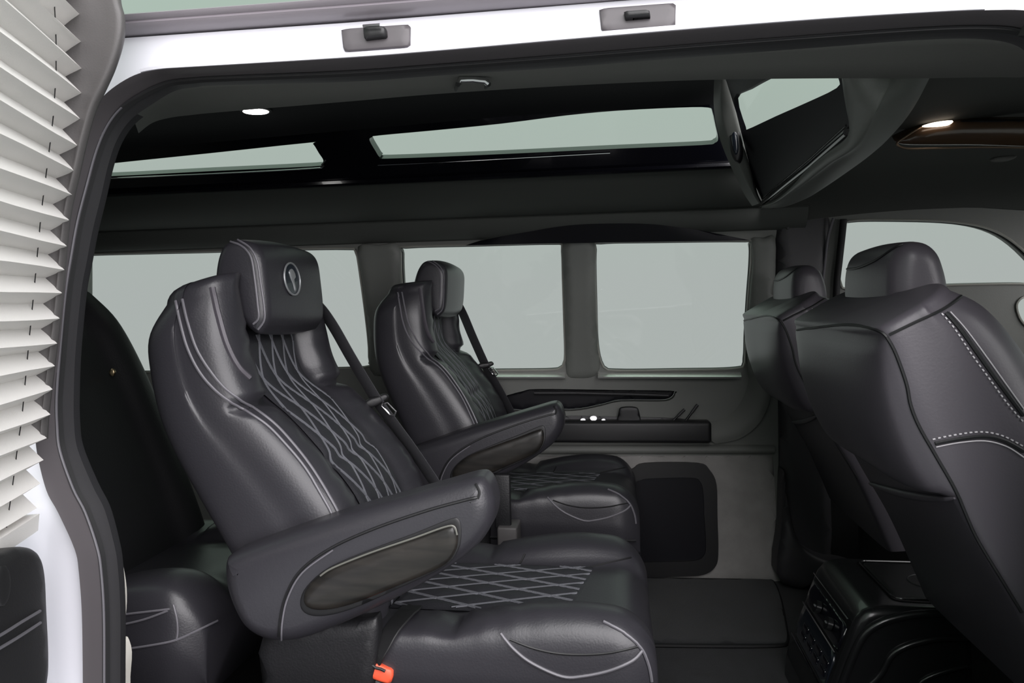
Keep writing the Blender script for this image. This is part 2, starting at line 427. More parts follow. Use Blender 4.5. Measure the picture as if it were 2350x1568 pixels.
# moulding, felt lower panel, rounded frame
L = []
for k in range(50):
    px = 700+(1776-700)*k/49
    p0 = on_surf(wallY, (px, 1020)); p1 = on_surf(wallY, (px, 1044))
    L.append([p0.lerp(p1, t)+V((0, .004-.022*math.sin(math.pi*t)**.6, 0)) for t in np.linspace(0, 1, 9)])
loft('rail_moulding', L, M['wall'], wf, closed=False)
fp = A(1.757, (700, 1048), (1774, 1046), (1790, 1335), (700, 1370))
pillow('felt_panel', resample(fp, 60, True), (0, -1, 0), M['fabricwall'], wf, Rr=.006, Hh=.006, T=.004, grid=.03, smooth_n=0)
def rrect(x0, y0, x1, y1, r, n=6):
    out = []
    for cx, cy, a0 in ((x1-r, y0+r, -90), (x1-r, y1-r, 0), (x0+r, y1-r, 90), (x0+r, y0+r, 180)):
        for k in range(n+1):
            a = R(a0+90*k/n); out.append((cx+r*math.cos(a), cy+r*math.sin(a)))
    return out
fo = [(1452, 1075), (1480, 1062), (1600, 1062), (1628, 1078), (1643, 1110), (1645, 1180), (1647, 1270), (1638, 1300), (1612, 1316), (1560, 1320), (1440, 1322), (1410, 1310), (1404, 1270), (1410, 1110), (1425, 1085)]
fi = [(1470, 1100), (1490, 1096), (1585, 1094), (1606, 1104), (1613, 1130), (1615, 1180), (1619, 1250), (1612, 1275), (1590, 1284), (1540, 1286), (1470, 1287), (1450, 1280), (1445, 1250), (1448, 1130), (1452, 1108)]
fo2 = [(p.x, p.z) for p in cr(A(1.75, *fo), 4, True)]; fi2 = [(p.x, p.z) for p in cr(A(1.75, *fi), 4, True)]
spk = thing('wall_speaker', at(1530, 1322, Y=1.75), 'black rounded-square speaker frame on the felt panel by the floor', 'speaker')
mp_ = lambda x, z: V((x, 1.732, z))
holed('frame', fo2, [fi2], mp_, (0, .02, 0), M['plastic'], spk, grid=.03)
holed('grille', fi2, [], lambda x, z: V((x, 1.742, z)), (0, .005, 0), M['panelblk'], spk, grid=.05)
# storage bin on the wall
sb = thing('storage_bin', at(1450, 1018, Y=1.72), 'long black plastic storage bin fixed on the far wall', 'bin')
box('front_panel', tuple(at(1215, 1017, Y=1.69)), (at(1634, 1018, Y=1.69).x, 1.755, at(1450, 968, Y=1.69).z), M['plastic'], sb, r=.014, seg=5)
pillow('back_lip', A(1.745, (1240, 962), (1300, 955), (1420, 957), (1560, 961), (1625, 974), (1600, 985), (1400, 985), (1240, 980)), (0, -1, 0), M['trimdk'], sb, Rr=.008, Hh=.004, T=.005, smooth_n=3)
o = pillow('phone_case', A(1.728, (1420, 945), (1428, 935), (1458, 935), (1467, 946), (1468, 985), (1419, 985)), (0, -1, 0), M['plastic'], None, Rr=.008, Hh=.004, T=.012, smooth_n=3)
tag(o, 'small black rounded case standing in the wall bin', 'case')
for a, b, lab in (((1532, 978), (1571, 940), 'thick black pen leaning in the wall bin'), ((1566, 976), (1601, 929), 'thin black pen leaning out at the front end of the wall bin')):
    p, q = at(*a, Y=1.722), at(*b, Y=1.735)
    t = thing('pen', p, lab, 'pen')
    tube('barrel', [p.lerp(q, k/8) for k in range(9)], lambda t: .0045 if .1 < t < .95 else .003, M['plastic'], t)
    tube('cap', [p.lerp(q, .62+k*.38/5) for k in range(6)], .0056, M['trimdk'], t)
for px, py, r_, lab in ((1338, 964, .011, 'low silver coin lying at the rear of the wall bin'), (1362, 960, .015, 'bright silver coin standing in the wall bin'), (1385, 964, .009, 'small dull coin beside the bright coin in the bin')):
    c = at(px, py, Y=1.722)
    o = pillow('coin', [c+V((r_*math.cos(a), 0, r_*.75*math.sin(a))) for a in np.linspace(0, 2*math.pi, 12, endpoint=False)], (.1, -1, .25), M['steel'], None, Rr=.003, Hh=.001, T=.002, smooth_n=1)
    tag(o, lab, 'coin', 'coins in the wall bin')
# sculpted sweep of the panel towards the B pillar
swp = [on_surf(wallY, p) for p in [(1585, 968), (1640, 964), (1680, 945), (1706, 905), (1716, 866), (1720, 850)]]
swo = [on_surf(wallY, p) for p in [(1640, 1016), (1690, 1006), (1730, 980), (1756, 940), (1768, 890), (1772, 850)]]
a_, b_ = resample(cr(swp, 5), 24), resample(cr(swo, 5), 24)
loft('panel_sweep', [[p.lerp(q, t)+V((0, .003-.03*math.sin(math.pi*t/1.5), 0)) for t in np.linspace(0, 1, 10)]+[q+V((0, .01, 0))] for p, q in zip(a_, b_)], M['wall'], wf, closed=False)
# B pillar and sill step in front of the driver door
bp = thing('trim_1', at(1850, 1330, Y=1.74), 'dark grey B pillar trim behind the driver seat', None, kind='structure')
pillow('pillar_cover', [on_surf(wallY, p)+V((0, -.012, 0)) for p in [(1784, 480), (1840, 478), (1900, 480), (1905, 540), (1890, 620), (1884, 720), (1890, 900), (1905, 1330), (1850, 1335), (1796, 1335), (1784, 1000), (1780, 800), (1781, 600)]], (0, -1, -.05), M['trimdk'], bp, Rr=.03, Hh=.02, T=.02, grid=.02, smooth_n=3)
tube('door_seal_and_highlight', cr([on_surf(wallY, p)+V((0, -.03, 0)) for p in [(1907, 503), (1895, 545), (1888, 600), (1882, 660), (1878, 760)]], 6), .005, M['piping'], bp)  # light grey tube stands in for the curved highlight at the seal
tube('door_seal_and_highlight', cr([on_surf(wallY, p)+V((0, -.02, 0)) for p in [(1932, 505), (1928, 545), (1922, 600), (1916, 660), (1914, 760)]], 6), .012, M['rubberdk'], bp)
box('belt_anchor', tuple(at(1812, 590, Y=1.70)-V((0, .02, .05))), tuple(at(1870, 575, Y=1.70)+V((0, .03, 0))), M['plastic'], bp, r=.01)
pillow('sill_step', A(1.66, (1798, 1080), (1810, 1160), (1832, 1240), (1880, 1280), (1960, 1300), (2000, 1340), (1796, 1340), (1794, 1200)), (0, -1, 0), M['trimdk'], bp, Rr=.03, Hh=.02, T=.08, smooth_n=4)
pillow('door_lower_panel', [on_surf(wallY, p)+V((0, -.006, 0)) for p in [(1888, 905), (2100, 900), (2420, 900), (2600, 1000), (2620, 1300), (2300, 1335), (1900, 1335), (1890, 1100)]], (0, -1, 0), M['plastic'], bp, Rr=.03, Hh=.012, T=.01, grid=.03, smooth_n=2)
# ---- rear wall, cab front
rw = [(.02, -.02), (1.80, -.02), (1.80, .8), (1.72, 1.3), (1.6, 1.72), (.3, 1.72), (.08, 1.3), (.02, .8)]
rh = [[(.2, .85), (.85, .85), (.85, 1.25), (.25, 1.25)], [(.98, .85), (1.6, .85), (1.55, 1.25), (.98, 1.25)]]
holed('wall_rear', rw, [], lambda y, z: V((-2.33, y, z)), (-.04, 0, 0), M['wall'], grid=.12, kind='structure', label='rear end of the cabin')  # unseen wall, rear windows left out to keep light off the rear seat
fh = [(.1, .98), (1.68, .98), (1.62, 1.34), (.16, 1.34)]
holed('wall_front', [(0, -.05), (1.78, -.05), (1.78, .8), (1.70, 1.42), (.08, 1.42), (0, .8)], [fh], lambda y, z: V((1.75, y, z)), (.04, 0, 0), M['trimdk'], grid=.12, kind='structure', label='front bulkhead with windscreen')
for nm, hs, X in (('window_6', fh, 1.77),):
    n = len(hs)
    mk(nm, [V((X, *p)) for p in hs]+[V((X+.005, *p)) for p in hs], [list(range(n)), [n+k for k in reversed(range(n))]]+[[k, (k+1) % n, n+(k+1) % n, n+k] for k in range(n)], M['glass'], smooth=False, kind='structure')
# ---- raised roof
XF = .47                                   # front end of the raised roof (foot of the leaning front panel)
PA, PB, PC = V((.47, 1.45, 1.36)), V((.46, .55, 1.40)), V((.31, 1.15, 1.66))
PN = (PB-PA).cross(PC-PA).normalized()
def planeX(y, z): return PA.x-(PN.y*(y-PA.y)+PN.z*(z-PA.z))/PN.x
def fat(p, dx=0):
    d = ray(*p); t = (PA+V((dx, 0, 0))-EYE).dot(PN)/d.dot(PN); return EYE+d*t
def prof_roof():
    return cr([(0, .36, 1.455), (0, .40, 1.50), (0, .47, 1.60), (0, .62, 1.665), (0, .90, 1.695), (0, 1.15, 1.68), (0, 1.28, 1.662), (0, 1.335, 1.640)], 5)
L = []
pr = prof_roof()
for k in range(30):
    xx = lambda p: -2.33+(planeX(p.y, p.z)+.012+2.33)*k/29
    dz = -.06*max(0, (2.13-2.80*k/29)/2.1)
    L.append([V((xx(p), p.y, p.z+dz*(1 if p.z > 1.5 else 0))) for p in pr]+[V((xx(p), p.y+.0, p.z+.03+dz)) for p in reversed(pr)])
loft('ceiling', L, M['headdk'], kind='structure', label='black raised roof lining', angle=40)
ROOFOUT = loft('roof_skin', [[V((x, .30+(y-.30)*1.0, z)) for y, z in ((.34, 1.49), (.45, 1.64), (.62, 1.71), (.9, 1.74), (1.28, 1.71), (1.345, 1.69))] for x in np.linspace(-2.36, .30, 12)], M['white'], closed=False, kind='structure', label='white outer skin of the raised roof')
# cove below the roof windows
L = []
for k in range(40):
    x = -2.33+(XF+.14+2.33)*k/39
    L.append([V((x, y, z)) for y, z in ((1.635, 1.355), (1.60, 1.362), (1.55, 1.385), (1.50, 1.425), (1.475, 1.455), (1.46, 1.475), (1.45, 1.478), (1.45, 1.50), (1.7, 1.50), (1.7, 1.355))])
cove = loft('ceiling_cove', L, M['cove'], kind='structure', label='charcoal padded cove under the roof windows', angle=40)
# roof window band: plane through (1.447,1.476) and (1.335,1.645)
def bandY(z): return 1.447-(z-1.476)*.112/.169
def bpt(p): q = on_surf(bandY, p); return (q.x, q.z)
RW = [[(235, 381), (240, 377), (480, 352), (706, 328), (718, 330), (732, 352), (742, 368), (736, 377), (715, 382), (480, 393), (240, 405), (233, 400)],
      [(848, 322), (854, 315), (870, 311), (1000, 299), (1150, 284), (1300, 265), (1420, 254), (1560, 247), (1625, 247), (1635, 257), (1642, 288), (1648, 318), (1640, 328), (1610, 333), (1400, 342), (1100, 356), (890, 364), (872, 361), (862, 347)]]
rwh = []
for w in RW:
    P = [V((*bpt(p), 0)) for p in w]; rwh.append([(p.x, p.y) for p in cr(P, 3, True)])
def bmap(x, z): return V((x, bandY(z), z))
xs = list(np.linspace(-2.33, 0, 20))
outer = [(x*1.0+(planeX(1.447, 1.476)+.01)*(1+x/2.33), 1.476) for x in xs]+[(x*1.0+(planeX(1.317, 1.672)+.01)*(1+x/2.33), 1.672) for x in reversed(xs)]
band = holed('roof_window_band', outer, rwh, bmap, (0, .035, .02), M['gloss'], grid=.05, kind='structure', label='gloss black surround of the roof windows')
band.name = 'trim_2'
for i, h in enumerate(rwh):
    w = thing('window_%d' % (7+i), bmap(*h[0]), ['slim rear roof window', 'long slim forward roof window'][i], None, kind='structure')
    rv, fs, _ = tri2d(h); g = [bmap(*v)+V((0, .02, .012)) for v in rv]; n = len(g)
    mk('pane', g+[p+V((0, .003, .002)) for p in g], fs+[[k+n for k in reversed(f)] for f in fs]+[[b, a, a+n, b+n] for a, b in boundary(fs)], M['glass'], w, smooth=False)
    ln = {0: [(236, 409), (480, 398), (715, 386), (738, 380), (746, 369)], 1: [(868, 378), (1000, 372), (1200, 361), (1400, 350)]}[i]
    tube('chrome_edge', cr([on_surf(bandY, p)+V((0, -.004, -.003)) for p in ln], 6), .0030 if i == 0 else .0016, M['chrome'], w, seg=6)
# dark ledge under the band
L = []
for k in range(30):
    x = -2.33+(XF+2.33)*k/29
    L.append([V((x, y, z)) for y, z in ((1.452, 1.462), (1.436, 1.462), (1.428, 1.468), (1.430, 1.478), (1.44, 1.482), (1.452, 1.482))])
loft('trim_3', L, M['gloss'], kind='structure', label='gloss black ledge along the roof windows', angle=30)
# ---- front end of the raised roof: corner post with speaker, transverse window, rim
post = thing('trim_4', at(1745, 466, X=XF), 'grey corner post between roof windows and front roof window', None, kind='structure')
def postp(px, py, dy=0): return at(px, py, Y=1.435-.29*(465-py)/285-dy)
pL = cr([V((x, y, 0)) for x, y in [(1655, 140), (1652, 190), (1652, 240), (1660, 290), (1676, 340), (1700, 395), (1722, 440), (1740, 468)]], 6)
pR = cr([V((x, y, 0)) for x, y in [(1668, 140), (1676, 190), (1686, 240), (1697, 290), (1708, 340), (1722, 395), (1734, 440), (1748, 468)]], 6)
L = []
for q0, q1 in zip(pL, pR):
    a_, b_ = postp(q0.x, q0.y), postp(q1.x, q1.y)
    L.append(cr([a_+V((-.01, .05, 0)), a_, a_.lerp(b_, .25)-V((.004, .010, 0)), a_.lerp(b_, .6)-V((.002, .012, 0)), b_-V((0, .003, 0)), b_+V((.02, .05, 0))], 3))
loft('post_cover', L, M['wallup'], post, closed=False, angle=70)
sp = thing('roof_speaker', postp(1688, 380), 'oval black speaker on the roof corner post', 'speaker')
so = [(1673, 262), (1684, 270), (1696, 300), (1705, 335), (1710, 362), (1707, 380), (1697, 378), (1685, 360), (1674, 330), (1667, 300), (1667, 275)]
pillow('ring', [postp(x, y, .018) for x, y in so], (-.35, -.9, 0), M['plastic'], sp, Rr=.01, Hh=.010, T=.02, grid=.008, smooth_n=3)
pillow('cone', [postp(x, y, .030) for x, y in ((1676, 290), (1686, 300), (1696, 330), (1700, 352), (1694, 362), (1683, 340), (1675, 310))], (-.35, -.9, 0), M['buttons'], sp, Rr=.012, Hh=.006, T=.006, grid=.006, smooth_n=3)
# transverse wall X = XF
def fpt(p): q = fat(p); return (q.y, q.z)
fwin = [(1684, 226), (1716, 205), (1765, 178), (1830, 150), (1915, 150), (1924, 180), (1920, 202), (1850, 236), (1780, 267), (1710, 299), (1702, 292)]
fwh = [(p.x, p.y) for p in cr([V((*fpt(p), 0)) for p in fwin], 3, True)]
fo_ = [fpt(p) for p in [(1640, 110), (1680, 90), (1780, 60), (1960, 60), (1952, 180), (1950, 240), (1948, 290), (1900, 335), (1850, 380), (1800, 425), (1752, 468), (1735, 430), (1712, 350), (1690, 260), (1668, 190)]]
fwall = holed('trim_5', fo_, [fwh], lambda y, z: V((planeX(y, z), y, z)), (.012, 0, 0), M['panelblk'], grid=.05, kind='structure', label='gloss black panel around the front roof window')
w = thing('window_9', V((planeX(*fwh[0]), *fwh[0])), 'front roof window across the raised roof', None, kind='structure')
rv, fs, _ = tri2d(fwh); g = [V((planeX(*v)+.006, *v)) for v in rv]; n = len(g)
mk('pane', g+[p+V((.003, 0, 0)) for p in g], fs+[[k+n for k in reversed(f)] for f in fs]+[[b, a, a+n, b+n] for a, b in boundary(fs)], M['glass'], w, smooth=False)
tube('chrome_strip', [fat(p, -.004) for p in [(1752, 452), (1800, 413), (1860, 362), (1938, 290)]], .0022, M['chrome'], fwall, seg=6)
tube('lower_ledge', [fat(p, -.008) for p in [(1752, 464), (1800, 425), (1860, 378), (1944, 304)]], .008, M['gloss'], fwall)
# rim around the opening between raised roof and cab
ri = [(1930, 160), (1932, 184), (1938, 225), (1948, 262), (1952, 295), (1940, 318), (1900, 348), (1855, 385), (1820, 425), (1785, 455), (1750, 470)]
ro = [(2120, 160), (2108, 186), (2090, 225), (2062, 280), (2030, 325), (1995, 358), (1940, 398), (1890, 432), (1850, 456), (1800, 474), (1752, 474)]
md = [(2052, 160), (2046, 190), (2030, 225), (2008, 272), (1985, 320), (1960, 345), (1915, 372), (1868, 408), (1830, 436), (1790, 462), (1751, 472)]
def rim(p, dx):
    q = fat(p, dx); return q if q.y > .375 and p[1] > 180 else at(p[0], p[1], Y=.375)
a_ = resample(cr([rim(p, -.012) for p in ri], 5), 40); c_ = resample(cr([rim(p, .08) for p in ro], 5), 40); b_ = resample(cr([rim(p, -.004) for p in md], 5), 40)
b_ = [p+V((-.012, 0, -.004)) for p in b_]
L = []
for p, q, r_ in zip(a_, b_, c_):
    s_ = cr([p+V((.03, 0, .01)), p, p.lerp(q, .5)+V((-.006, 0, -.004)), q, q+V((.012, 0, .003)), q.lerp(r_, .5)+V((-.004, 0, -.006)), r_, r_+V((.03, 0, .03))], 3)
    L.append(s_)
loft('trim_6', L, M['wallup'], closed=False, kind='structure', label='grey moulded rim where the raised roof meets the cab', angle=60)
# cab headliner
hl = []
for k in range(24):
    x = XF+.07+(1.75-XF-.07)*k/23
    z0 = 1.40+.045*math.sin(min(1, (x-XF)/.6)*math.pi/2)-.05*max(0, (x-1.2)/.5)
    hl.append([V((x, y, z0*(1)+dz)) for y, dz in ((.06, -.03), (.20, .015), (.45, .035), (.9, .045), (1.30, .035), (1.52, .005), (1.60, -.04), (1.64, -.075), (1.66, -.11), (1.69, -.11), (1.72, .0), (1.5, .04), (.9, .065), (.2, .05), (.03, .0))])
loft('ceiling_cab', hl, M['cabhead'], kind='structure', label='dark cab headliner', angle=60)
# ---- near side: header lining, seals, painted body
PAIR = [((2490, 1700), (2440, 1700)), ((2490, 900), (2440, 900)), ((2484, 400), (2432, 430)), ((2452, 150), (2412, 215)), ((2405, 62), (2375, 130)), ((2350, 33), (2330, 96)), ((2250, 31), (2240, 84)), ((2100, 38), (2100, 88)), ((1890, 51), (1890, 104)),
        ((1600, 73), (1600, 126)), ((1300, 98), (1300, 150)), ((1000, 124), (1000, 170)), ((800, 139), (800, 184)), ((500, 157), (500, 192)), ((430, 161), (440, 197)), ((375, 165), (392, 206)), ((323, 176), (340, 237)), ((272, 206), (292, 272)), ((238, 240), (260, 318)),
        ((206, 293), (240, 375)), ((180, 361), (222, 453)), ((150, 470), (203, 531)), ((130, 590), (190, 600)), ((120, 680), (177, 670)), ((108, 806), (164, 806)), ((94, 909), (160, 909)), ((95, 975), (161, 975)), ((99, 1034), (169, 1034)), ((119, 1119), (204, 1119)),
        ((146, 1170), (232, 1175)), ((184, 1252), (253, 1252)), ((194, 1306), (262, 1306)), ((201, 1408), (268, 1408)), ((203, 1568), (268, 1568)), ((203, 1700), (268, 1700))]
def nearY(z): return .0 if z < .95 else .05*((z-.95)/.45)**1.5
oc = cr([on_surf(nearY, p[0]) for p in PAIR], 5); ic = cr([on_surf(lambda z: nearY(z)+.055, p[1]) for p in PAIR], 5)
N = len(oc)
def seal(name, fun, mt, label):
    return loft(name, [fun(o_, i_) for o_, i_ in zip(oc, ic)], mt, closed=True, cap=True, kind='structure', label=label, angle=60)
yv = V((0, 1, 0))
seal('trim_7', lambda o_, i_: [o_.lerp(i_, t)-yv*h for t, h in ((-.06, -.01), (-.03, .006), (.06, .016), (.16, .018), (.28, .012), (.40, .006), (.50, .0), (.50, -.006), (0, -.008))], M['rubber'], 'grey rubber weatherstrip around the side door opening')
tube('trim_8', [o_.lerp(i_, .55)+yv*.004 for o_, i_ in zip(oc, ic)], .006, M['rubberdk'], kind='structure', label='black groove of the weatherstrip', seg=6)
seal('trim_9', lambda o_, i_: [o_.lerp(i_, t)-yv*h for t, h in ((.60, -.02), (.60, .004), (.64, .010), (.72, .010), (.86, .006), (.97, .002), (1.0, -.003), (.98, -.010), (.62, -.010))], M['trimdk'], 'dark inner edge trim of the door opening')
# pale bead along the outside of the seal
k0 = 6*5
tube('trim_10', [p-yv*.010-V((0, 0, -.0035)) for p in oc[k0:16*5]], .0042, M['white'], kind='structure', label='bright painted flange bead above the seal', seg=6)
tube('trim_11', [o_.lerp(i_, .63)-yv*.006 for o_, i_ in zip(oc[17*5:], ic[17*5:])], .0022, M['piping'], kind='structure', label='pale bead line of the inner seal', seg=6)
# header lining above the opening
hd = [(2440, 500), (2430, 260), (2380, 185), (2330, 178), (2240, 178), (2100, 180), (1890, 180), (1600, 184), (1300, 197), (1000, 216), (800, 233), (500, 258), (440, 264), (392, 270), (350, 282), (318, 306)]
hi_ = cr([at(*p, Y=.34) for p in hd], 5)
i0 = 2*5; hic = ic[i0:i0+len(hi_)]
L = []
for p, q in zip(hic, hi_):
    L.append([p+V((0, .004, .012)), p+V((0, .012, .004)), p.lerp(q, .35)+V((0, 0, .012)), p.lerp(q, .7)+V((0, 0, .010)), q, q+V((0, .012, .012)), q+V((0, .01, .06)), p+V((0, .03, .08))])
hdl = loft('trim_12', L, M['header'], kind='structure', label='grey headlining band above the side door', angle=60)
# pillar lining behind the seal on the left
a0 = 16*5+3
L = [[p+V((-.004, .006, 0)), p+V((-.006, .03, 0)), p+V((-.03, .05, 0)), p+V((-.10, .06, 0)), p+V((-.10, .02, 0))] for p in ic[a0:]]
loft('trim_13', L, M['headdk'], kind='structure', label='black pillar lining at the rear of the opening', angle=60)
# painted body side with the opening cut out
body_hole = [(p.x, p.z) for p in oc]
body_hole = body_hole+[(.75, -.40), (0, -.42), (-.7, -.40)] if False else body_hole
xl = [-2.36, -1.8, -1.3]; 
gut = [(p.x, p.z) for p in [on_surf(nearY, q) for q in [(275, 88), (800, 52), (1400, 4), (1900, -36), (2350, -72)]]]
outer = [(-2.36, -.45), (-1.4, -.45), (-.4, -.45), (.4, -.45), (1.75, -.45), (1.75, .4), (1.75, 1.0), (1.75, 1.44), (1.2, gut[-1][1]+.02)]+[(x, z) for x, z in reversed(gut)]+[(-1.3, gut[0][1]), (-2.36, gut[0][1]), (-2.36, .6)]
cabw = [(.80, .86), (1.62, .86), (1.55, 1.02), (1.25, 1.30), (.86, 1.32)]
body = holed('wall_near', outer, [body_hole, cabw], lambda x, z: V((x, nearY(z), z)), (0, .016, 0), M['white'], grid=.06, kind='structure', label='white painted van side around the door opening')
n = len(cabw); gp = [V((x, nearY(z)+.02, z)) for x, z in cabw]
mk('window_10', gp+[p+V((0, .004, 0)) for p in gp], [list(range(n)), [n+k for k in reversed(range(n))]]+[[k, (k+1) % n, n+(k+1) % n, n+k] for k in range(n)], M['glass'], smooth=False, kind='structure', label='front passenger door window')
# drip rail
gc = [on_surf(nearY, q) for q in [(-500, 122), (275, 68), (800, 30), (1400, -16), (1900, -56), (2350, -92), (2700, -120)]]
gc = resample(gc, 60)
L = [[p+V((0, y, z*.62)) for y, z in ((.06, -.018), (.004, -.020), (-.012, -.018), (-.022, -.010), (-.026, -.003), (-.024, .003), (-.030, .008), (-.032, .014), (-.026, .020), (0, .024), (.10, .03))] for p in gc]
loft('trim_14', L, M['gutter'], closed=False, kind='structure', label='grey drip rail along the roof edge', angle=50)
rs = [[p+V((0, .03, .010)), p+V((0, .16, .024)), p+V((0, .30, .03)), p+V((0, .36, .08))] for p in gc]
loft('roof_near', rs, M['white'], closed=False, kind='structure', label='white roof edge above the drip rail')
# cream inner sill trim peeking past the seal
pillow('trim_15', A(.10, (262, 1280), (270, 1310), (277, 1360), (277, 1410), (270, 1470), (280, 1475), (289, 1510), (286, 1568), (284, 1640), (255, 1640), (258, 1400)), (.2, -1, 0), M['cream'], kind='structure', Rr=.012, Hh=.010, T=.02, smooth_n=3, label='cream sill trim inside the rear of the opening')

# ================================================================== THINGS: body fittings
def striker(px, lab, tongue):
    q = on_surf(lambda z: nearY(z)-.004, px[0])
    t = thing('door_striker', q, lab, 'striker', 'door strikers above the opening')
    P = [on_surf(lambda z: nearY(z)-.003, p) for p in px]
    pillow('plate', resample(P, 40, True), (0, -1, .1), M['rubber'], t, Rr=.003, Hh=.003, T=.004, grid=.012, smooth_n=0)
    c = [on_surf(lambda z: nearY(z)-.012, p) for p in tongue]
    pillow('catch', resample(c, 24, True), (0, -1, .1), M['plastic'], t, Rr=.003, Hh=.006, T=.010, grid=.008, smooth_n=0)
    if tongue[0][0] < 1000:
        e = [on_surf(lambda z: nearY(z)-.024, p) for p in ((833, 60), (850, 58.5), (872, 57))]
        tube('bright_edge', e, .0022, M['chrome'], t, seg=6)
striker([(784, 70), (800, 67), (942, 57), (941, 105), (930, 108), (795, 118), (788, 116)], 'dark door striker plate left of centre on the white rail', [(834, 62), (870, 60), (886, 64), (887, 84), (836, 90)])
striker([(1375, 24), (1390, 20), (1551, 8), (1550, 60), (1540, 63), (1390, 73), (1380, 71)], 'dark door striker plate right of centre on the white rail', [(1432, 28), (1490, 24), (1493, 38), (1435, 43)])
ch = thing('coat_hook', at(1083, 172, Y=.20), 'chrome bar coat hook with black ends under the header lining', 'hook')
T_ = bvh(hdl)
hp = onto(T_, [(1050, 176), (1120, 176)], .012, 0)
if len(hp) == 2:
    a, b = hp
    tube('bar', [a+V((.002, -.004, 0)), a.lerp(b, .1)+V((0, -.006, .006)), a.lerp(b, .5)+V((0, -.006, .006)), a.lerp(b, .9)+V((0, -.006, .004)), b+V((0, -.004, 0))], .0055, M['chrome'], ch)
    for q, s in ((a, (1046, 202)), (b, (1114, 197))):
        e = onto(T_, [s], .004, 0)[0]
        tube('arm', [q, q.lerp(e, .5)+V((0, -.004, -.002)), e], lambda t: .0045-.002*t, M['rubberdk'], ch)
# ---- ceiling downlight
cb = bvh([o for o in COL.objects if o.name == 'ceiling'][0])
dl = thing('downlight', onto(cb, [(587, 251)], .0, 0)[0], 'small bright white downlight in the black raised roof', 'light')
ctr = onto(cb, [(587, 251)], .004, 0)[0]
def ell(c, rx, ry, n=20): return [c+V((rx*math.cos(a), ry*math.sin(a), 0)) for a in np.linspace(0, 2*math.pi, n, endpoint=False)]
pillow('bezel', ell(ctr, .050, .042), (0, 0, -1), M['plastic'], dl, Rr=.01, Hh=.003, T=.01, smooth_n=1)
pillow('lens', ell(ctr-V((0, 0, .003)), .040, .032), (0, 0, -1), M['lamp'], dl, Rr=.01, Hh=.003, T=.003, smooth_n=1)
# ---- cab dome lamp
dm = thing('overhead_lamp', at(2200, 300, Z=1.44), 'amber-brown overhead console lamp on the cab headliner', 'lamp')
dmo = A(1.0, (2057, 330), (2075, 316), (2120, 290), (2185, 275), (2260, 271), (2400, 268), (2480, 280), (2480, 336), (2400, 339), (2250, 337), (2140, 340), (2080, 340))
pillow('housing', dmo, (-.1, -.85, -.5), M['amber'], dm, Rr=.03, Hh=.02, T=.03, grid=.012, smooth_n=4)
tube('rim', cr(A(.997, (2400, 340), (2250, 338), (2140, 341), (2080, 341), (2058, 330), (2075, 316), (2120, 290), (2180, 274)), 5), .003, mat('bronze_trim', (.30, .22, .16), .35, metal=.7), dm)
pillow('bulb_lens', A(.976, (2118, 292), (2145, 281), (2184, 275), (2178, 286), (2160, 291), (2130, 294)), (-.1, -.85, -.5), M['lampw'], dm, Rr=.006, Hh=.004, T=.004, grid=.006, smooth_n=3)
pillow('dark_cover', A(.981, (2195, 284), (2230, 276), (2300, 274), (2400, 274), (2400, 292), (2270, 292), (2220, 294)), (-.1, -.85, -.5), M['plastic'], dm, Rr=.01, Hh=.006, T=.006, smooth_n=3)  # black plastic piece on the lamp housing
gh = pillow('sun_visor_clip', A(1.10, (2274, 366), (2290, 360), (2328, 357), (2330, 362), (2310, 371), (2280, 373)), (0, -1, -.4), M['header'], None, Rr=.008, Hh=.006, T=.006, smooth_n=3)
tag(gh, 'small grey clip on the cab headliner below the lamp', 'clip')

# ================================================================== CAPTAIN CHAIR
def ruled_loops(Bs, Fs, Yc, prof, n, sub=6):
    B = resample(cr(Bs, sub), n); F = resample(cr(Fs, sub), n); loops = []
    for i in range(n):
        s = i/(n-1); d = (F[i]-B[i]); d.y = 0; L = d.length; d.normalize()
        half = prof(s, L)                       # (t behind the front edge, half width) from front centre to back centre
        hp_ = cr([V((t, y, 0)) for t, y in half], 4)
        base = V((F[i].x, Yc, F[i].z)); lp = []
        for p in hp_: lp.append(base-d*p.x+V((0, p.y, 0)))
        for p in reversed(hp_[1:-1]): lp.append(base-d*p.x-V((0, p.y, 0)))
        loops.append(lp)
    return loops, B, F
def dome(loops, h, k=5, end=-1):
    """rounded closing loops at one end"""
    L = loops[end]; c = sum(L, V((0, 0, 0)))/len(L); nb = loops[end-1] if end == -1 else loops[1]
    c2 = sum(nb, V((0, 0, 0)))/len(nb); u = (c-c2).normalized()
    out = []
    for i in range(1, k+1):
        a = math.pi/2*i/k; ins = h*1.1*(1-math.cos(a))
        out.append([p+(c-p).normalized()*min(ins, (c-p).length*.9)+u*(h*math.sin(a)) for p in L])
    return loops+out if end == -1 else out[::-1]+loops

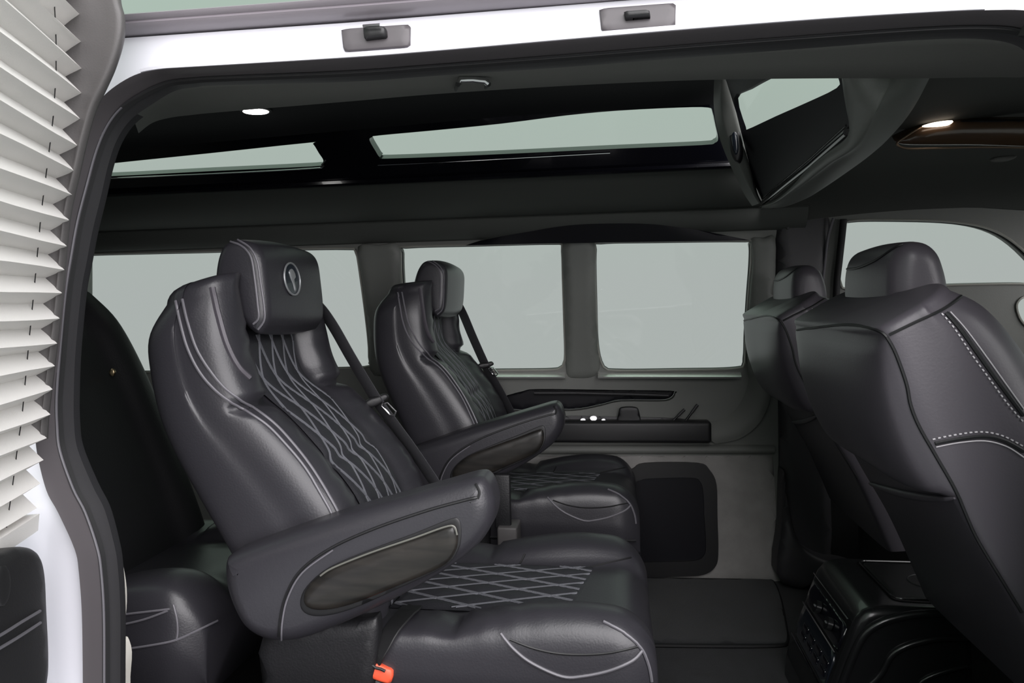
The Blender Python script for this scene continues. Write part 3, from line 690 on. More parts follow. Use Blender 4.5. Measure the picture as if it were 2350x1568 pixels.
CY = .51                                         # chair centre line
ch1 = thing('captain_chair', (-.25, CY, 0), 'near black leather captain chair with quilted insert and headrest emblem, reclined by the door', 'chair', 'captain chairs')
Bp = A(.25, (660, 1600), (590, 1440), (510, 1290), (430, 1150), (370, 1040), (335, 950), (315, 850), (311, 775), (338, 706))
Fp = A(.29, (900, 1560), (870, 1360), (815, 1190), (742, 1085), (672, 1003), (612, 940), (566, 862), (540, 760), (520, 655))
def bprof(s, L):
    wing = max(0, min(1, (s-.66)/.12)); wing = wing*wing*(3-2*wing); top = max(0, (s-.86)/.14)
    wa = .262-.022*top*top; dep = .030+.022*wing
    g = .030*math.exp(-((s-.715)/.016)**2)       # groove between lower bolster and wing
    wi = .125
    return [(dep, 0), (dep, wi*.6), (dep*.95+g*.2, wi), (.012+g, wi+.030), (0+g, wi+.062), (.004+g, wa-.038), (.022+g, wa-.012), (.055+g*.1, wa-.001), (.10, wa), (L*.55, wa+.004), (L-.045, wa), (L-.015, wa-.018), (L, wa-.06), (L+.004, wa*.5), (L+.006, 0)]
loops, BB, FF = ruled_loops(Bp, Fp, CY, bprof, 70)
bk = loft('backrest', dome(loops, .030), M['leather'], ch1, angle=70)
def bwr(o, fn):
    for v in o.data.vertices:
        v.co += fn(v.co+worg(o))
for v in bk.data.vertices:                       # gathered leather along the inner edges of the bolsters
    p = v.co+worg(bk); w = abs(p.y-CY)
    if .12 < w < .225 and p.z < 1.02:
        f = math.sin(math.pi*(w-.12)/.105)
        v.co.x += .0022*f*math.sin(p.z*150+2.2*math.sin(p.z*37)+w*40)
T_b = bvh(bk)
tubes('side_piping', [onto(T_b, l, .002, 6) for l in (
    [(405, 692), (415, 740), (432, 800), (462, 858), (505, 905), (560, 942), (610, 975), (650, 1015), (700, 1075), (745, 1150), (768, 1192)],
    [(420, 688), (432, 740), (452, 800), (482, 850), (520, 895), (570, 930), (625, 970), (668, 1015), (715, 1075), (760, 1148), (782, 1190)])], .0026, M['piping'], bk)
tubes('wing_piping_highlight', [onto(T_b, l, .001, 6) for l in ([(487, 660), (500, 720), (520, 790), (545, 840), (572, 868)],)], .0060, M['leather2'], bk)  # crest piping, lighter leather stands in for its highlight
# quilted centre of the backrest
def quilt_patch(name, pos, nu, nv, wid, lng, parent, cell=(.056, .155), depth=.007, clip=None):
    """pos(u,v,h) -> point; u across -1..1, v along 0..1"""
    def hf(u, v):
        a = u*wid/2/cell[0]+v*lng/cell[1]; b = u*wid/2/cell[0]-v*lng/cell[1]
        ga, gb = abs(a-round(a)), abs(b-round(b)); e = min(1, (1-abs(u))/.12, v/.04, (1-v)/.04)
        return depth*min(1, min(ga, gb)/.30)**.5*max(0, e)
    vs = []; fs = []
    for j in range(nv+1):
        for i in range(nu+1):
            u, v = -1+2*i/nu, j/nv; vs.append(pos(u, v, hf(u, v)))
    for j in range(nv):
        for i in range(nu):
            k = j*(nu+1)+i; fs.append([k, k+1, k+nu+2, k+nu+1])
    q = mk(name, vs, fs, M['quilt'], parent, angle=80)
    lines = []
    for sg in (1, -1):
        for dlt in (0, .07):
            kmin, kmax = -12, 26
            for k in range(kmin, kmax):
                pts = []
                for j in range(121):
                    v = j/120; u = sg*(k+dlt-v*lng/cell[1])*cell[0]*2/wid
                    if abs(u) < .95 and .01 < v < .99: pts.append(pos(u, v, .0036))
                    elif pts: break
                if len(pts) > 3: lines.append(pts)
    tubes('stitching', lines, .0015, M['thread'], q, seg=4)
    return q
nL = len(FF)
def bpos(u, v, h):
    s = (.10+.80*v)*(nL-1); i = min(int(s), nL-2); f = s-i
    F_ = FF[i].lerp(FF[i+1], f); B_ = BB[i].lerp(BB[i+1], f); d = (F_-B_); d.y = 0; L_ = d.length; d.normalize(); ss = s/(nL-1)
    pr_ = bprof(ss, L_); dep = pr_[0][0]
    crease = .007*math.exp(-((ss-.51)/.018)**2)
    return V((F_.x, CY, F_.z))-d*(dep-.004-h+crease-.004*(1-u*u))+V((0, u*.118, 0))
quilt_patch('quilted_insert', bpos, 44, 150, .236, .65, ch1)
# headrest
HY0, HY1 = .365, .665
ho = [(487, 660), (488, 620), (495, 585), (508, 560), (530, 549), (556, 550), (582, 562), (598, 588), (606, 640), (612, 700), (611, 735), (600, 757), (588, 768), (570, 760), (545, 735), (520, 700), (500, 680)]
def slab(name, outl, Y0, Y1, r, mt, parent, sub=5, bulge=0, kind=None, seg=6):
    """outline on plane Y0 pulled through to Y1 with rounded edges"""
    P = cr(outl, sub, True); P = [V((p.x, 0, p.z)) for p in P]; n = len(P); c = sum(P, V((0, 0, 0)))/n
    ar = sum(a.x*b.z-b.x*a.z for a, b in zip(P, P[1:]+P[:1])); sg = 1 if ar > 0 else -1
    nr = []
    for i in range(n):
        t = (P[(i+1) % n]-P[i-1]).normalized(); nr.append(V((-t.z, 0, t.x))*sg)
    L = []
    def ring(ins, y): return [p+q*ins+V((0, y, 0)) for p, q in zip(P, nr)]
    for k in range(seg+1):
        a = math.pi/2*k/seg; L.append(ring(r*(1-math.sin(a)), Y0+r*(1-math.cos(a))))
    for k in range(1, 8):
        t = k/8; L.append(ring(-bulge*math.sin(math.pi*t), Y0+r+(Y1-Y0-2*r)*t))
    for k in range(seg, -1, -1):
        a = math.pi/2*k/seg; L.append(ring(r*(1-math.sin(a)), Y1-r*(1-math.cos(a))))
    verts = [p for l in L for p in l]; faces = []
    for i in range(len(L)-1):
        for j in range(n):
            k = (j+1) % n; faces.append([i*n+j, i*n+k, (i+1)*n+k, (i+1)*n+j])
    for e in (L[0], L[-1]):                       # flat ends, triangulated
        rv, fs_, _ = tri2d([(p.x, p.z) for p in e]); b0 = len(verts)
        verts += [V((v[0], e[0].y, v[1])) for v in rv]; faces += [[b0+i for i in f] for f in fs_]
    bm = bmesh.new(); vv = [bm.verts.new(v) for v in verts]
    for f in faces:
        try: bm.faces.new([vv[i] for i in f])
        except ValueError: pass
    bmesh.ops.remove_doubles(bm, verts=bm.verts[:], dist=1e-6); bm.verts.index_update()
    vs = [v.co.copy() for v in bm.verts]; fs_ = [[v.index for v in f.verts] for f in bm.faces]; bm.free()
    return mk(name, vs, fs_, mt, parent, angle=60)
hr1 = slab('headrest', A(HY0, *ho), HY0, HY1, .022, M['leather'], ch1, bulge=.006)
T_h = bvh(hr1)
tubes('headrest_piping', [onto(T_h, l, .0015, 6) for l in (
    [(530, 556), (556, 566), (576, 590), (585, 640), (592, 700), (594, 730), (582, 744)],
    [(546, 552), (572, 568), (589, 596), (598, 650), (606, 705), (606, 735), (592, 756)])], .0022, M['piping'], hr1)
# emblem: oval badge with a horse-head like relief, laid on the front face
ec = onto(T_h, [(668, 641)], .001, 0)[0]
eh = T_h.ray_cast(EYE, ray(668, 641)); en = eh[1] if eh[1].dot(ray(668, 641)) < 0 else -eh[1]
e1 = V((0, 0, 1)).cross(en).normalized(); e2 = en.cross(e1)
def ep(u, v, h=0): return ec+e1*u+e2*v+en*h
em = hr1; pillow('emblem_disc', [ep(.034*math.cos(a), .034*math.sin(a)) for a in np.linspace(0, 2*math.pi, 24, endpoint=False)], en, M['buttons'], hr1, Rr=.006, Hh=.002, T=.003, grid=.006, smooth_n=1)
tube('emblem_ring', [ep(.034*math.cos(a), .034*math.sin(a), .002) for a in np.linspace(0, 2*math.pi, 32, endpoint=False)], .0022, M['silver'], em, closed=True, seg=6)
pillow('emblem_relief', [ep(u, v, .002) for u, v in ((-.012, .016), (.002, .022), (.012, .014), (.014, .004), (.006, -.002), (.008, -.012), (.010, -.024), (.004, -.026), (.0, -.012), (-.006, -.002), (-.010, .006))], en, M['silver'], em, Rr=.006, Hh=.003, T=.001, grid=.004, smooth_n=3)
# seat cushion
SX0, SX1 = -.56, .068
def cush(nm, yc, x0, x1, zc, parent, wa=.268, mt=None, bh0=.045):
    L = []
    st = list(np.linspace(x0, x1-.075, 40))+[x1-.075+.075*math.sin(math.pi/2*k/10) for k in range(1, 11)]
    for x in st:
        f = (x-x0)/(x1-x0); rd = max(0, (x-(x1-.075))/.075); dz = .075*(1-math.sqrt(max(0, 1-rd*rd)))
        tp = max(0, min(1, (f-.48)/.30)); bh = .024+bh0*.55*math.sin(math.pi*min(1, max(0, (f-.42)/.60)))**.8-.004*rd
        if f < .44: bh -= .012*math.exp(-((f-.44)/.05)**2)
        wi = .125; w = wa-.03*rd*rd; ze = zc-dz; zb = zc-.20+.03*rd
        cz = ze+.010*tp
        half = [(0, cz), (wi*.6, cz), (wi, cz+.002), (wi+.035, cz+bh*.75), (wi+.075, cz+bh), (w-.035, cz+bh*.9), (w-.008, cz+bh*.35), (w, ze-.035), (w+.002, ze-.08), (w-.006, zb+.02), (w-.03, zb), (w*.5, zb), (0, zb)]
        hp_ = cr([V((a, b, 0)) for a, b in half], 4)
        L.append([V((x, yc+p.x, p.y)) for p in hp_]+[V((x, yc-p.x, p.y)) for p in reversed(hp_[1:-1])])
    return loft(nm, L, mt or M['leather'], parent, angle=70), L
sc, SL = cush('seat_cushion', CY, SX0, SX1, .435, ch1)
# wrinkles in the leather of the near rear bolster
for v in sc.data.vertices:
    p = v.co+worg(sc)
    if p.z > .36 and -.42 < p.x < -.10 and p.y < CY-.12:
        k = math.sin(math.pi*(p.x+.42)/.32)*min(1, (p.z-.36)/.04)
        v.co.z += .0016*k*math.sin(p.x*330+3*math.sin(p.y*30))
T_c = bvh(sc)
tubes('seat_piping', [onto(T_c, l, .002, 6) for l in (
    [(1150, 1455), (1180, 1490), (1222, 1522), (1290, 1552), (1340, 1551), (1400, 1538), (1450, 1516), (1472, 1494)],
    [(1385, 1428), (1430, 1452), (1470, 1488), (1488, 1530), (1494, 1564)])], .0028, M['piping'], sc)
tubes('seat_seam', [onto(T_c, l, .0005, 6) for l in (
    [(1170, 1468), (1230, 1490), (1300, 1502), (1390, 1500), (1466, 1484)],
    [(1205, 1272), (1190, 1300), (1170, 1326), (1158, 1345)],
    [(1210, 1348), (1290, 1322), (1380, 1296), (1448, 1280)])], .0022, M['pipedk'], sc)
def cpos(u, v, h):
    x = -.43+.36*v
    return V((x+.025*u, CY+u*.128, .4405+h+.004*(1-u*u)))
quilt_patch('quilted_seat_insert', cpos, 40, 90, .256, .36, ch1, cell=(.056, .15))
# armrest
AY = .17
ao = [(503, 1300), (520, 1280), (600, 1250), (760, 1196), (900, 1155), (1020, 1121), (1085, 1104), (1110, 1112), (1124, 1140), (1130, 1175), (1120, 1220), (1085, 1268), (1020, 1318), (940, 1366), (850, 1412), (760, 1452), (690, 1478), (640, 1486), (590, 1478), (548, 1450), (520, 1400), (505, 1350)]
ar = slab('armrest', A(AY, *ao), AY, AY+.115, .034, M['leather'], ch1, sub=4)
T_a = bvh(ar)
tubes('armrest_seam', [onto(T_a, l, .0005, 6) for l in (
    [(640, 1484), (642, 1430), (655, 1370), (690, 1310), (760, 1258), (860, 1213), (980, 1172), (1060, 1150), (1094, 1142)],
    [(1092, 1112), (1100, 1130), (1096, 1145)])], .0026, M['pipedk'], ar)
tubes('armrest_piping', [onto(T_a, l, .0008, 6) for l in ([(646, 1482), (648, 1430), (661, 1372), (695, 1314), (764, 1263)],)], .0016, M['piping'], ar)
io = [(697, 1372), (712, 1340), (760, 1303), (850, 1268), (950, 1234), (1024, 1207), (1045, 1207), (1051, 1232), (1044, 1268), (1012, 1302), (910, 1346), (810, 1386), (745, 1400), (708, 1394)]
gi = [(x+(x-880)*.045, y+(y-1305)*.15) for x, y in io]
gr_ = pillow('inlay_surround', A(AY-.001, *gi), (0, -1, 0), M['pipedk'], ar, Rr=.012, Hh=.002, T=.004, grid=.012, smooth_n=4)
inl = pillow('wood_inlay', A(AY-.004, *io), (0, -1, 0), M['wood'], ar, Rr=.022, Hh=.009, T=.004, grid=.010, smooth_n=4)
tube('inlay_rim_light', cr(A(AY-.0125, (735, 1322), (765, 1303), (850, 1269), (950, 1235), (1020, 1210), (1042, 1209), (1049, 1228)), 6), .0016, mat('painted_rim_light', (.13, .13, .115), .3), inl, seg=6)  # pale tube painted as the rim light along the inlay's top edge
# seat side cover, pedestal, recliner
pillow('side_cover', A(.232, (610, 1440), (830, 1420), (868, 1420), (866, 1500), (858, 1600), (850, 1740), (700, 1740), (620, 1640)), (0, -1, 0), M['leatherdk'], ch1, Rr=.02, Hh=.012, T=.02, smooth_n=3)
box('pedestal', (-.42, CY-.17, 0), (-.06, CY+.17, .25), M['plastic'], ch1, r=.02)
box('seat_base', (-.52, CY-.245, .20), (.02, CY+.245, .262), M['plastic'], ch1, r=.02)
tubes('base_welt', [[V((x, CY+sy*.272, .335)) for x in np.linspace(-.45, .0, 8)] for sy in (-1, 1)], .004, M['leatherdk'], ch1, seg=6)
# shoulder belt: over the far shoulder and down the far bolster
bl = [at(700, 688, Y=.72), at(728, 700, Y=.735), at(762, 745, Y=.74), at(805, 820, Y=.74), at(848, 892, Y=.74), at(872, 930, Y=.74), at(905, 975, Y=.745), at(945, 1030, Y=.75), at(1000, 1112, Y=.755), at(1040, 1180, Y=.76)]
blt = ribbon('shoulder_belt', cr(bl, 5), V((.75, -.6, .25)), .047, .0025, M['belt'], ch1)
bc = at(870, 928, Y=.73)
pillow('belt_tongue', A(.728, (838, 922), (850, 914), (866, 910), (884, 904), (892, 914), (876, 926), (856, 934), (842, 932)), (.3, -1, 0), M['plastic'], ch1, Rr=.008, Hh=.006, T=.008, smooth_n=3)
tube('tongue_plate', A(.725, (878, 926), (890, 924), (909, 944), (906, 952), (895, 952), (877, 932)), .0028, M['chrome'], ch1, closed=True, seg=6)
# stalk and red buckle on the near side of the cushion
st_ = onto(T_c, [(968, 1378), (930, 1416), (893, 1460), (868, 1495)], .006, 5)+[at(850, 1520, Y=.245)]
ribbon('lap_belt', st_, V((.7, -.4, .1)), .040, .004, M['rubberdk'], ch1)
bu = [(843, 1514), (862, 1522), (888, 1534), (901, 1542), (898, 1566), (880, 1566), (850, 1554), (830, 1545), (828, 1538)]
pillow('buckle_release', A(.232, *bu), (.1, -1, .15), M['red'], ch1, Rr=.006, Hh=.005, T=.010, grid=.008, smooth_n=2)
pillow('buckle_body', A(.236, (826, 1538), (850, 1552), (880, 1566), (900, 1568), (890, 1640), (850, 1660), (806, 1630), (812, 1590)), (.1, -1, .15), M['plastic'], ch1, Rr=.006, Hh=.006, T=.012, grid=.012, smooth_n=2)
tube('buckle_slot', A(.226, (850, 1524), (862, 1533), (874, 1536), (884, 1541)), .0026, M['rubberdk'], ch1, seg=6)
tube('buckle_pin', A(.25, (868, 1503), (877, 1491)), .003, M['chrome'], ch1, seg=6)

# ---- second captain chair across the aisle
ch2 = dup(ch1, (.055, .92, 0), 'second black leather captain chair across the aisle, against the far windows', skip=('emblem_disc', 'emblem_ring', 'emblem_relief', 'buckle_release', 'buckle_body', 'buckle_slot', 'buckle_pin', 'lap_belt'))
piv = V((-.10, 0, .45))
for c in ch2.children:
    if c.name.split('.')[0] in ('backrest', 'headrest', 'quilted_insert', 'shoulder_belt', 'belt_tongue', 'tongue_plate'):
        c.matrix_local = Matrix.Translation(piv) @ Matrix.Rotation(R(9), 4, 'Y') @ Matrix.Diagonal((1, 1, .935, 1)) @ Matrix.Translation(-piv)
    if c.name.split('.')[0] in ('seat_cushion', 'quilted_seat_insert', 'seat_base'): c.location.x -= .055
o = box('seat_bracket', tuple(at(1142, 1290, Y=1.05)), tuple(at(1186, 1212, Y=1.05)+V((0, .09, 0))), M['doortrim'], None, r=.006)
tag(o, 'grey metal seat bracket in the aisle beside the second captain chair', 'bracket')
ap_ = box('aisle_belt_stalk', tuple(at(1135, 1215, Y=1.07)), tuple(at(1170, 1090, Y=1.07)+V((0, .02, 0))), M['leatherdk'], None, r=.006)
tag(ap_, 'black belt stalk rising from the grey seat bracket', 'belt stalk')

# ---- rear seat in the shadow
rs_ = thing('rear_chair', (-1.05, .55, 0), 'black leather rear seat in shadow behind the near captain chair', 'seat')
RY0 = .25
rb = A(RY0, (60, 1500), (20, 1300), (-20, 1100), (-60, 900), (-90, 760), (-80, 690))
rf = [V((x, RY0, z)) for x, z in ((-1.06, .42), (-1.10, .55), (-1.17, .74), (-1.235, .90), (-1.30, 1.02), (-1.37, 1.09))]
rb = [V((x-.17, RY0, z)) for x, z in ((-1.06, .40), (-1.10, .55), (-1.19, .74), (-1.265, .90), (-1.33, 1.0), (-1.37, 1.06))]
def rprof(s, L): return [(.03, 0), (.03, .09), (.025, .13), (.004, .17), (0, .20), (.01, .235), (.05, .25), (L*.6, .252), (L-.03, .245), (L, .20), (L, 0)]
lp, _, _ = ruled_loops(rb, rf, .55, rprof, 40)
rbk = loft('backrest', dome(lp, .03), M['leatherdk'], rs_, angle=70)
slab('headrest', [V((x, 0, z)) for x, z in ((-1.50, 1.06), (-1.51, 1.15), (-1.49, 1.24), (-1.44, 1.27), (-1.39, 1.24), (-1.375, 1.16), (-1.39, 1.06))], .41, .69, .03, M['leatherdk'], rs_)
rc, _ = cush('seat_cushion', .56, -1.25, -.80, .455, rs_, wa=.29, mt=M['leather'])
T_r = bvh(rc)
tubes('seat_piping', [onto(T_r, [(285, 1490), (340, 1482), (400, 1470), (450, 1448), (498, 1425)], .001, 5)], .0022, M['piping'], rc)
tubes('seat_seam', [l for l in [onto(T_r, l, .001, 5) for l in ([(398, 1388), (406, 1420), (408, 1450), (405, 1470)], [(270, 1412), (320, 1406), (390, 1398)], [(270, 1436), (330, 1422), (385, 1402)])] if len(l) > 2], .0022, M['piping'], rc)
box('seat_base', (-1.20, .32, 0), (-.86, .80, .27), M['plastic'], rs_, r=.02)
tube('belt_loop', A(.72, (280, 915), (284, 887), (303, 882), (298, 914)), .0028, M['chrome'], rs_, closed=True, seg=6)
pillow('belt_bolt', [at(258, 855, Y=.66)+V((.008*math.cos(a), 0, .010*math.sin(a))) for a in np.linspace(0, 6.283, 8, endpoint=False)], (.4, -1, 0), mat('brass', (.5, .4, .25), .3, metal=1), rs_, Rr=.005, Hh=.004, T=.004, smooth_n=1)

# ================================================================== FRONT SEATS
PY0, PY1 = .20, .77
fs1 = thing('front_seat', (.65, .485, 0), 'near front passenger seat seen from behind, grey-black leather with white stitching', 'seat', 'front seats')
fb = A(PY0, (2480, 1700), (2420, 1560), (2350, 1410), (2260, 1255), (2198, 1140), (2135, 1005), (2087, 895), (2060, 820), (2036, 772))
ff = A(PY0, (2830, 1680), (2760, 1520), (2690, 1340), (2610, 1180), (2530, 1040), (2450, 905), (2380, 790), (2300, 702), (2222, 664))
fbr = resample(cr(fb, 6), 60); lp0 = at(2198, 1140, Y=PY0); SLIP = min(range(60), key=lambda i: (fbr[i]-lp0).length)/59
def fprof(s, L):
    k = max(0, min(1, (s-SLIP+.005)/(1-SLIP))); b = .008+.050*max(0, math.sin(math.pi*min(1, k**.62)))**.45*min(1, k/.03)
    return [(.02, 0), (.02, .12), (.0, .19), (.004, .235), (.03, .268), (.06, .282), (L*.5, .287), (L-.05, .286), (L-.012+b*.1, .285), (L+b*.35, .276), (L+b*.75, .25), (L+b, .17), (L+b, 0)]
lp, FB, FF2 = ruled_loops(fb, ff, (PY0+PY1)/2, fprof, 60)
fbk = loft('backrest', dome(lp, .016, 4), M['leather2'], fs1, angle=70)
T_f = bvh(fbk)
tubes('edge_seam', [onto(T_f, l, .001, 6) for l in (
    [(1830, 758), (1880, 751), (1945, 746), (1990, 752), (2022, 762), (2036, 774)],
    [(2042, 768), (2100, 740), (2160, 712), (2200, 685), (2222, 664)],
    [(2036, 774), (2056, 812), (2080, 880), (2090, 930), (2110, 980), (2150, 1050), (2195, 1130), (2240, 1230), (2300, 1330), (2345, 1405)],
    [(2226, 664), (2270, 688), (2310, 718), (2345, 750)])], .0026, M['pipedk'], fbk)
def stitch(lines, T, r, name, parent, mt, step=14, duty=.62):
    out = []
    for l in lines:
        P = cr([V((x, y, 0)) for x, y in l], 12); P = resample(P, max(3, int(sum((b-a).length for a, b in zip(P, P[1:]))/(step/6))))
        for k in range(0, len(P)-5, 6):
            q = onto(T, [(p.x, p.y) for p in P[k:k+max(2, int(6*duty))+1]], .0012, 0)
            if len(q) > 2: out.append(q)
    return tubes(name, out, r, mt, parent, seg=4)
stitch([[(2160, 720), (2190, 755), (2230, 815), (2270, 870), (2310, 925), (2349, 970)], [(2140, 1008), (2190, 998), (2250, 991), (2300, 1000), (2349, 1025)]], T_f, .0014, 'stitching', fbk, M['thread2'], step=12)
tubes('twin_thread', [onto(T_f, l, .001, 6) for l in ([(2180, 716), (2215, 755), (2260, 815), (2305, 878), (2349, 940)], [(2148, 1026), (2200, 1016), (2260, 1012), (2310, 1025), (2349, 1050)])], .0011, M['thread2'], fbk)
tubes('side_welt', [onto(T_f, l, .001, 6) for l in ([(2146, 1018), (2200, 1008), (2260, 1002), (2305, 1012), (2349, 1036)], [(2170, 718), (2203, 756), (2246, 816), (2290, 877), (2348, 954)])], .0034, M['leatherdk'], fbk)
# darker rear panel and map pocket laid on the back of the seat
def patch(name, rows, off, mt, parent, thick=.004):
    g = [onto(T_f, r_, off, 4) for r_ in rows]; n = min(len(q) for q in g); g = [resample(q, 24) for q in g]
    L = [q for q in g]
    vs = [p for q in L for p in q]; fs = []
    for i in range(len(L)-1):
        for j in range(23): fs.append([i*24+j, i*24+j+1, (i+1)*24+j+1, (i+1)*24+j])
    return mk(name, vs, fs, mt, parent)
# rolled lower edge of the rear pad
lip = onto(T_f, [(1897, 1030), (1910, 1054), (1950, 1084), (2010, 1112), (2080, 1132), (2150, 1142), (2192, 1140)], .004, 6)
if len(lip) > 4: tube('pad_edge', resample(lip, 40), lambda t: .002+.006*math.sin(math.pi*t)**.5, M['leather2'], fbk)
fho = [(2056, 745), (2050, 700), (2048, 640), (2056, 590), (2075, 562), (2105, 551), (2140, 557), (2166, 580), (2180, 615), (2188, 650), (2190, 680), (2188, 715), (2170, 740)]
HYa, HYb = .385, .685
fho3 = A(HYa, *fho)
lowz = min(p.z for p in fho3)
fhr = slab('headrest', fho3, HYa, HYb, .035, M['leather2'], fs1, sub=4, bulge=.004)
T_g = bvh(fhr)
tubes('headrest_piping', [l for l in [onto(T_g, l, .001, 6) for l in ([(2138, 560), (2155, 580), (2168, 612), (2176, 645)],)] if len(l) > 3], .0020, M['piping'], fhr)
tubes('headrest_seam', [l for l in [onto(T_g, l, .001, 6) for l in ([(1942, 618), (1970, 615), (2010, 598), (2050, 572), (2072, 562)],)] if len(l) > 3], .0024, M['pipedk'], fhr)
fc, _ = cush('seat_cushion', .475, .78, 1.2, .36, fs1, wa=.245, mt=M['plastic'])
box('seat_base', (.80, .28, 0), (1.15, .66, .24), M['plastic'], fs1, r=.02)
pillow('side_skirt', [V((x, .205, z)) for x, z in ((.56, .36), (.66, .42), (.85, .40), (1.15, .38), (1.15, .10), (.70, .10), (.60, .2))], (0, -1, 0), M['plastic'], fs1, Rr=.03, Hh=.02, T=.03, smooth_n=3)
fs2 = dup(fs1, (.03, .86, 0), 'driver seat seen from behind beyond the passenger seat, beside the B pillar', skip=('side_skirt',))
# ================================================================== CONSOLE
CYa, CYb = .735, 1.08
con = thing('rear_console', (.65, .9, 0), 'gloss black floor console with rear climate controls and chrome strips between the front seats', 'console')
cp = [(.455, 0), (.458, .06), (.50, .18), (.53, .27), (.545, .305), (.565, .325), (.60, .332), (.72, .330), (.90, .335), (.95, .30), (.98, 0)]
sd_ = [V((x, 0, z)) for x, z in cp]
slab('body', resample(sd_, 60, True), CYa, CYb, .022, M['satin'], con, sub=1)
def rear(t, y, h=0):
    """point on the raked rear face: t 0 bottom .. 1 top edge"""
    a, b = V((.458, 0, .06)), V((.532, 0, .275)); p = a.lerp(b, t); n_ = V((-(b.z-a.z), 0, (b.x-a.x))).normalized()
    return p+n_*h+V((0, y, 0))
def rpanel(name, t0, t1, ya, yb, h, mt, parent, thick=.004, r=.003):
    P = [rear(t0, ya), rear(t0, yb), rear(t1, yb), rear(t1, ya)]; n_ = (rear(.5, 0, 1)-rear(.5, 0, 0))
    return pillow(name, [p+n_*h for p in resample(P, 24, True)], n_, mt, parent, Rr=r, Hh=.002, T=thick, grid=.03, smooth_n=0)
rpanel('display_panel', .70, .98, CYa+.03, CYb-.025, .002, M['gloss'], con)
rpanel('button_panel', .30, .66, CYa+.03, CYb-.025, .002, M['buttons'], con)
rpanel('lower_panel', .02, .24, CYa+.03, CYb-.025, .002, M['plastic'], con)
for t in (.68, .27, 1.06): tube('chrome_strip', [rear(t, y, .006) for y in np.linspace(CYa+.028, CYb-.022, 8)], .0026 if t < 1 else .0016, M['chrome'], con, seg=6)
for k, (t, y) in enumerate(((.50, .80), (.50, .86), (.50, .92), (.50, .98), (.40, .80), (.40, .86), (.40, .92), (.40, .98))):
    rpanel('button', t-.035, t+.035, y-.020, y+.020, .005, M['gloss'], con)
for k in range(2):
    c = rear(.84, .84+.10*k, .006); 
    tube('knob', [c, c+(rear(.5, 0, .012)-rear(.5, 0, 0))], .016, M['satin'], con, seg=16)
    tube('indicator', [c+V((-.012, .004, .006)), c+V((-.012, -.004, .006))], .002, M['silver'], con, seg=6)
tray = [(.63, .335), (.86, .335)]
pillow('tray_mat', [V((x, y, .3335)) for x, y in rrect(.645, CYa+.055, .87, CYb-.05, .02, 4)], (0, 0, 1), M['plastic'], con, Rr=.01, Hh=.001, T=.003, smooth_n=0)
tube('tray_rim', [V((x, y, .335)) for x, y in rrect(.638, CYa+.048, .878, CYb-.043, .022, 5)], .0028, M['satin'], con, closed=True, seg=6)
tube('cup_ring', [V((.76+.045*math.cos(a), .9+.045*math.sin(a), .335)) for a in np.linspace(0, 6.283, 24, endpoint=False)], .002, M['trimdk'], con, closed=True, seg=6)
for zz, rr in ((.0, .010), (-.055, .008), (-.12, .006)):
    pts = [V((x, CYa-.001, z)) for x, z in ((.49-.1*zz*0, .08), (.535+zz*.1-zz, .22+zz), (.575-zz*.9, .285+zz), (.66-zz*.8, .318+zz), (.80, .325+zz), (.95, .335+zz))]
    tube('side_ridge', cr(pts, 6), rr, M['satin'], con)
# ================================================================== FLOOR MAT
fm = thing('floor_mat', at(1640, 1400, Z=.0), 'charcoal carpet floor mat with bound edge before the far chair', 'mat')
mo = [at(x, y, Z=.012) for x, y in ((1380, 1340), (1480, 1328), (1700, 1318), (1752, 1320), (1775, 1335), (1790, 1370), (1802, 1430), (1806, 1470), (1780, 1479), (1650, 1480), (1480, 1478), (1380, 1476))]
for p in mo: p.y = min(p.y, 1.735)
pillow('pile', mo, (0, 0, 1), M['matcarpet'], fm, Rr=.02, Hh=.006, T=.011, grid=.03, smooth_n=4)
tube('binding', [p-V((0, 0, .004)) for p in cr(mo, 4, True)], .006, M['rubberdk'], fm, closed=True, seg=6)
# ================================================================== OPEN REAR DOOR WITH PLEATED SHADE
DV = V((.335, -.942, 0)); DN = V((.942, .335, 0))
def hinge(y, xs=((-600, 120), (-200, 150), (0, 166), (110, 172), (200, 172), (300, 165), (500, 139), (650, 125), (800, 110), (950, 96), (1000, 88), (1100, 75), (1200, 60), (1300, 50), (1700, 20))):
    for (a, b), (c, d) in zip(xs, xs[1:]):
        if a <= y <= c: return b+(d-b)*(y-a)/(c-a)
    return xs[-1][1]
def dpt(y, s, h=0, dx=0):
    """image height of the hinge line -> point on the open door, s towards its free edge, h off its inner face"""
    return at(hinge(y)+dx, y, Y=-.045)+DV*s+DN*h
door = thing('door_1', dpt(1500, 0), 'open rear side door with grey window frame', None, kind='structure')
# grey window frame trim on the hinge side
re = [(-250, 250), (-60, 262), (0, 266), (40, 275), (90, 272), (150, 254), (200, 232), (250, 208), (320, 188), (400, 170), (480, 152), (560, 142), (700, 130), (850, 112), (950, 100), (1010, 96)]
L = []
for (y, x) in [(p.x, p.y) for p in cr([V((a, b, 0)) for a, b in re], 5)]:
    e = at(x, y, Y=-.040); b0 = dpt(y, .0, -.02); b1 = dpt(y, .06, -.02)
    L.append(cr([e+V((-.03, .03, 0)), e+V((0, .012, 0)), e+V((.002, -.004, 0)), e.lerp(b0, .35)+DN*.004, e.lerp(b0, .8)+DN*.001, b0-DN*.012, b1-DN*.018], 3))
loft('window_frame', L, M['doortrim'], door, closed=False, angle=70)
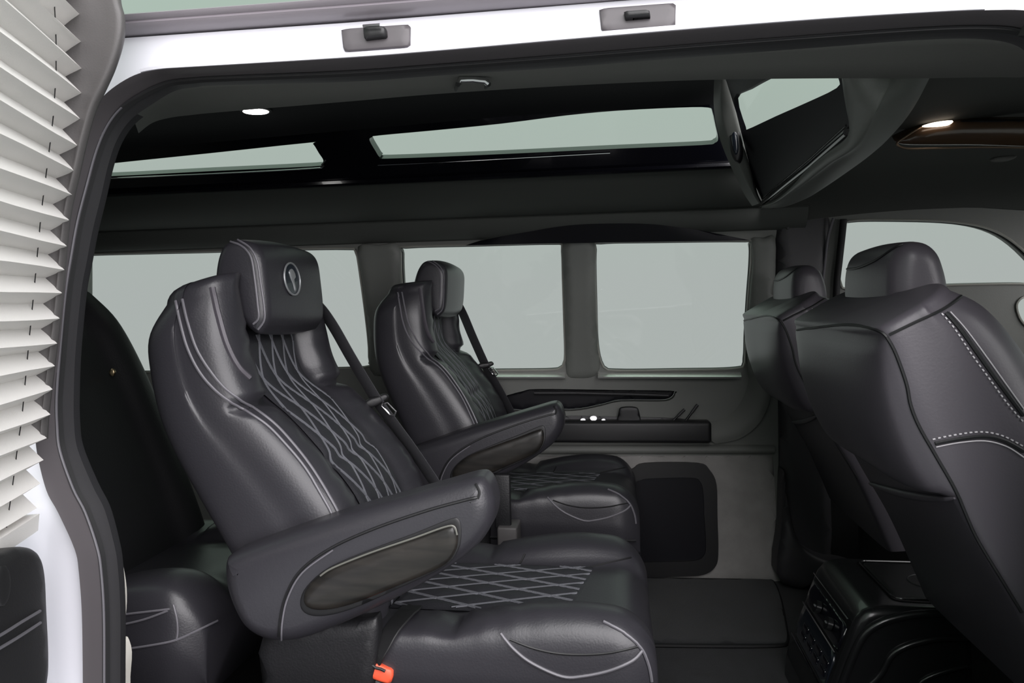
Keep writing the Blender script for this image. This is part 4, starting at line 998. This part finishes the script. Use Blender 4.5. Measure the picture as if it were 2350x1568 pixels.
# door skin, glass, lower panel
ys = [-250, 0, 300, 600, 900, 1100, 1215]
vs = []; fs = []
def quadsheet(name, A_, B_, th, mt, par):
    n = len(A_); L = [[a, b, b-DN*th, a-DN*th] for a, b in zip(A_, B_)]
    return loft(name, L, mt, par, angle=30)
quadsheet('pane', [dpt(y, .02, -.045) for y in ys], [dpt(y, .62, -.045) for y in ys], .004, M['glass'], door)
quadsheet('door_shell', [dpt(y, -.01, -.030) for y in (1205, 1300, 1500, 1700, 1900)], [dpt(y, .66, -.030) for y in (1205, 1300, 1500, 1700, 1900)], .06, M['white'], door)
quadsheet('front_rail', [dpt(y, .60, -.02) for y in ys], [dpt(y, .68, -.02) for y in ys], .05, M['doortrim'], door)
DP = [at(x, y, Y=-.06) for x, y in ((96, 1700),)]
def dplane(px, py, h=.0):
    p0 = at(104, 1420, Y=-.050)+DN*h; d = ray(px, py); t = (p0-EYE).dot(DN)/d.dot(DN); return EYE+d*t
lpan = [(-420, 1480), (-200, 1360), (0, 1268), (30, 1256), (60, 1258), (78, 1276), (88, 1320), (92, 1400), (96, 1480), (96, 1540), (90, 1590), (80, 1700), (-420, 1900)]
lp_ = pillow('lower_trim_panel', [dplane(x, y) for x, y in lpan], DN, M['plastic'], door, Rr=.02, Hh=.014, T=.02, grid=.02, smooth_n=4)
T_d = bvh(lp_)
tubes('panel_piping', [l for l in [onto(T_d, l, .001, 5) for l in ([(-100, 1515), (0, 1458), (45, 1430), (90, 1403)], [(-100, 1545), (0, 1487), (45, 1460), (91, 1430)])] if len(l) > 3], .0022, M['piping'], lp_)
q = onto(T_d, [(4, 1345)], .001, 0)
if q: pillow('inside_handle', [q[0]+DV*(.02*math.cos(a))+V((0, 0, .026*math.sin(a))) for a in np.linspace(0, 6.283, 12, endpoint=False)], DN, M['rubberdk'], lp_, Rr=.01, Hh=.003, T=.006, smooth_n=1)
# pleated shade: every pleat a part
sh = thing('pleated_shade', dpt(1205, .05), 'white pleated window shade on the open rear door', 'blind')
ty = [-60]; y = -60
while y < 1185: y += 60-.010*max(0, y)*.6; ty.append(y)
for k in range(len(ty)-1):
    y0, y1 = ty[k], ty[k+1]; ym = y0+(y1-y0)*.52
    vs = []; nS = 6
    for i in range(nS+1):
        s = -.004+.50*i/nS
        sag = .0015*math.sin(k*1.7+i); sag2 = .0015*math.sin((k+1)*1.7+i)
        a = dpt(y0, s, -.006, -10)+V((0, 0, sag)); c = dpt(y1, s, -.006, -10)+V((0, 0, sag2)); b = dpt(ym+(y1-y0)*.10, s, .010)+V((0, 0, sag))
        vs += [a, b, c, c-DN*.0022, b-DN*.0022, a-DN*.0022]
    fs = []
    for i in range(nS):
        for j in range(6): fs.append([i*6+j, i*6+(j+1) % 6, (i+1)*6+(j+1) % 6, (i+1)*6+j])
    fs += [[5, 4, 3, 2, 1, 0], [nS*6+j for j in range(6)]]
    mk('pleat', vs, fs, M['shade'], sh, smooth=False)
    if k > 0 and k % 1 == 0:
        s = .075+.018*math.sin(k)*.4; 
quadsheet('bottom_rail', [dpt(1186, -.012, .012), dpt(1226, -.014, .012)], [dpt(1186, .50, .012), dpt(1226, .50, .012)], .02, M['shade'], sh)
for s_ in (.055,):
    tube('cord', [dpt(y, s_, -.001, -5) for y in np.linspace(-40, 1250, 40)], .0007, M['plastic'], sh, seg=4)
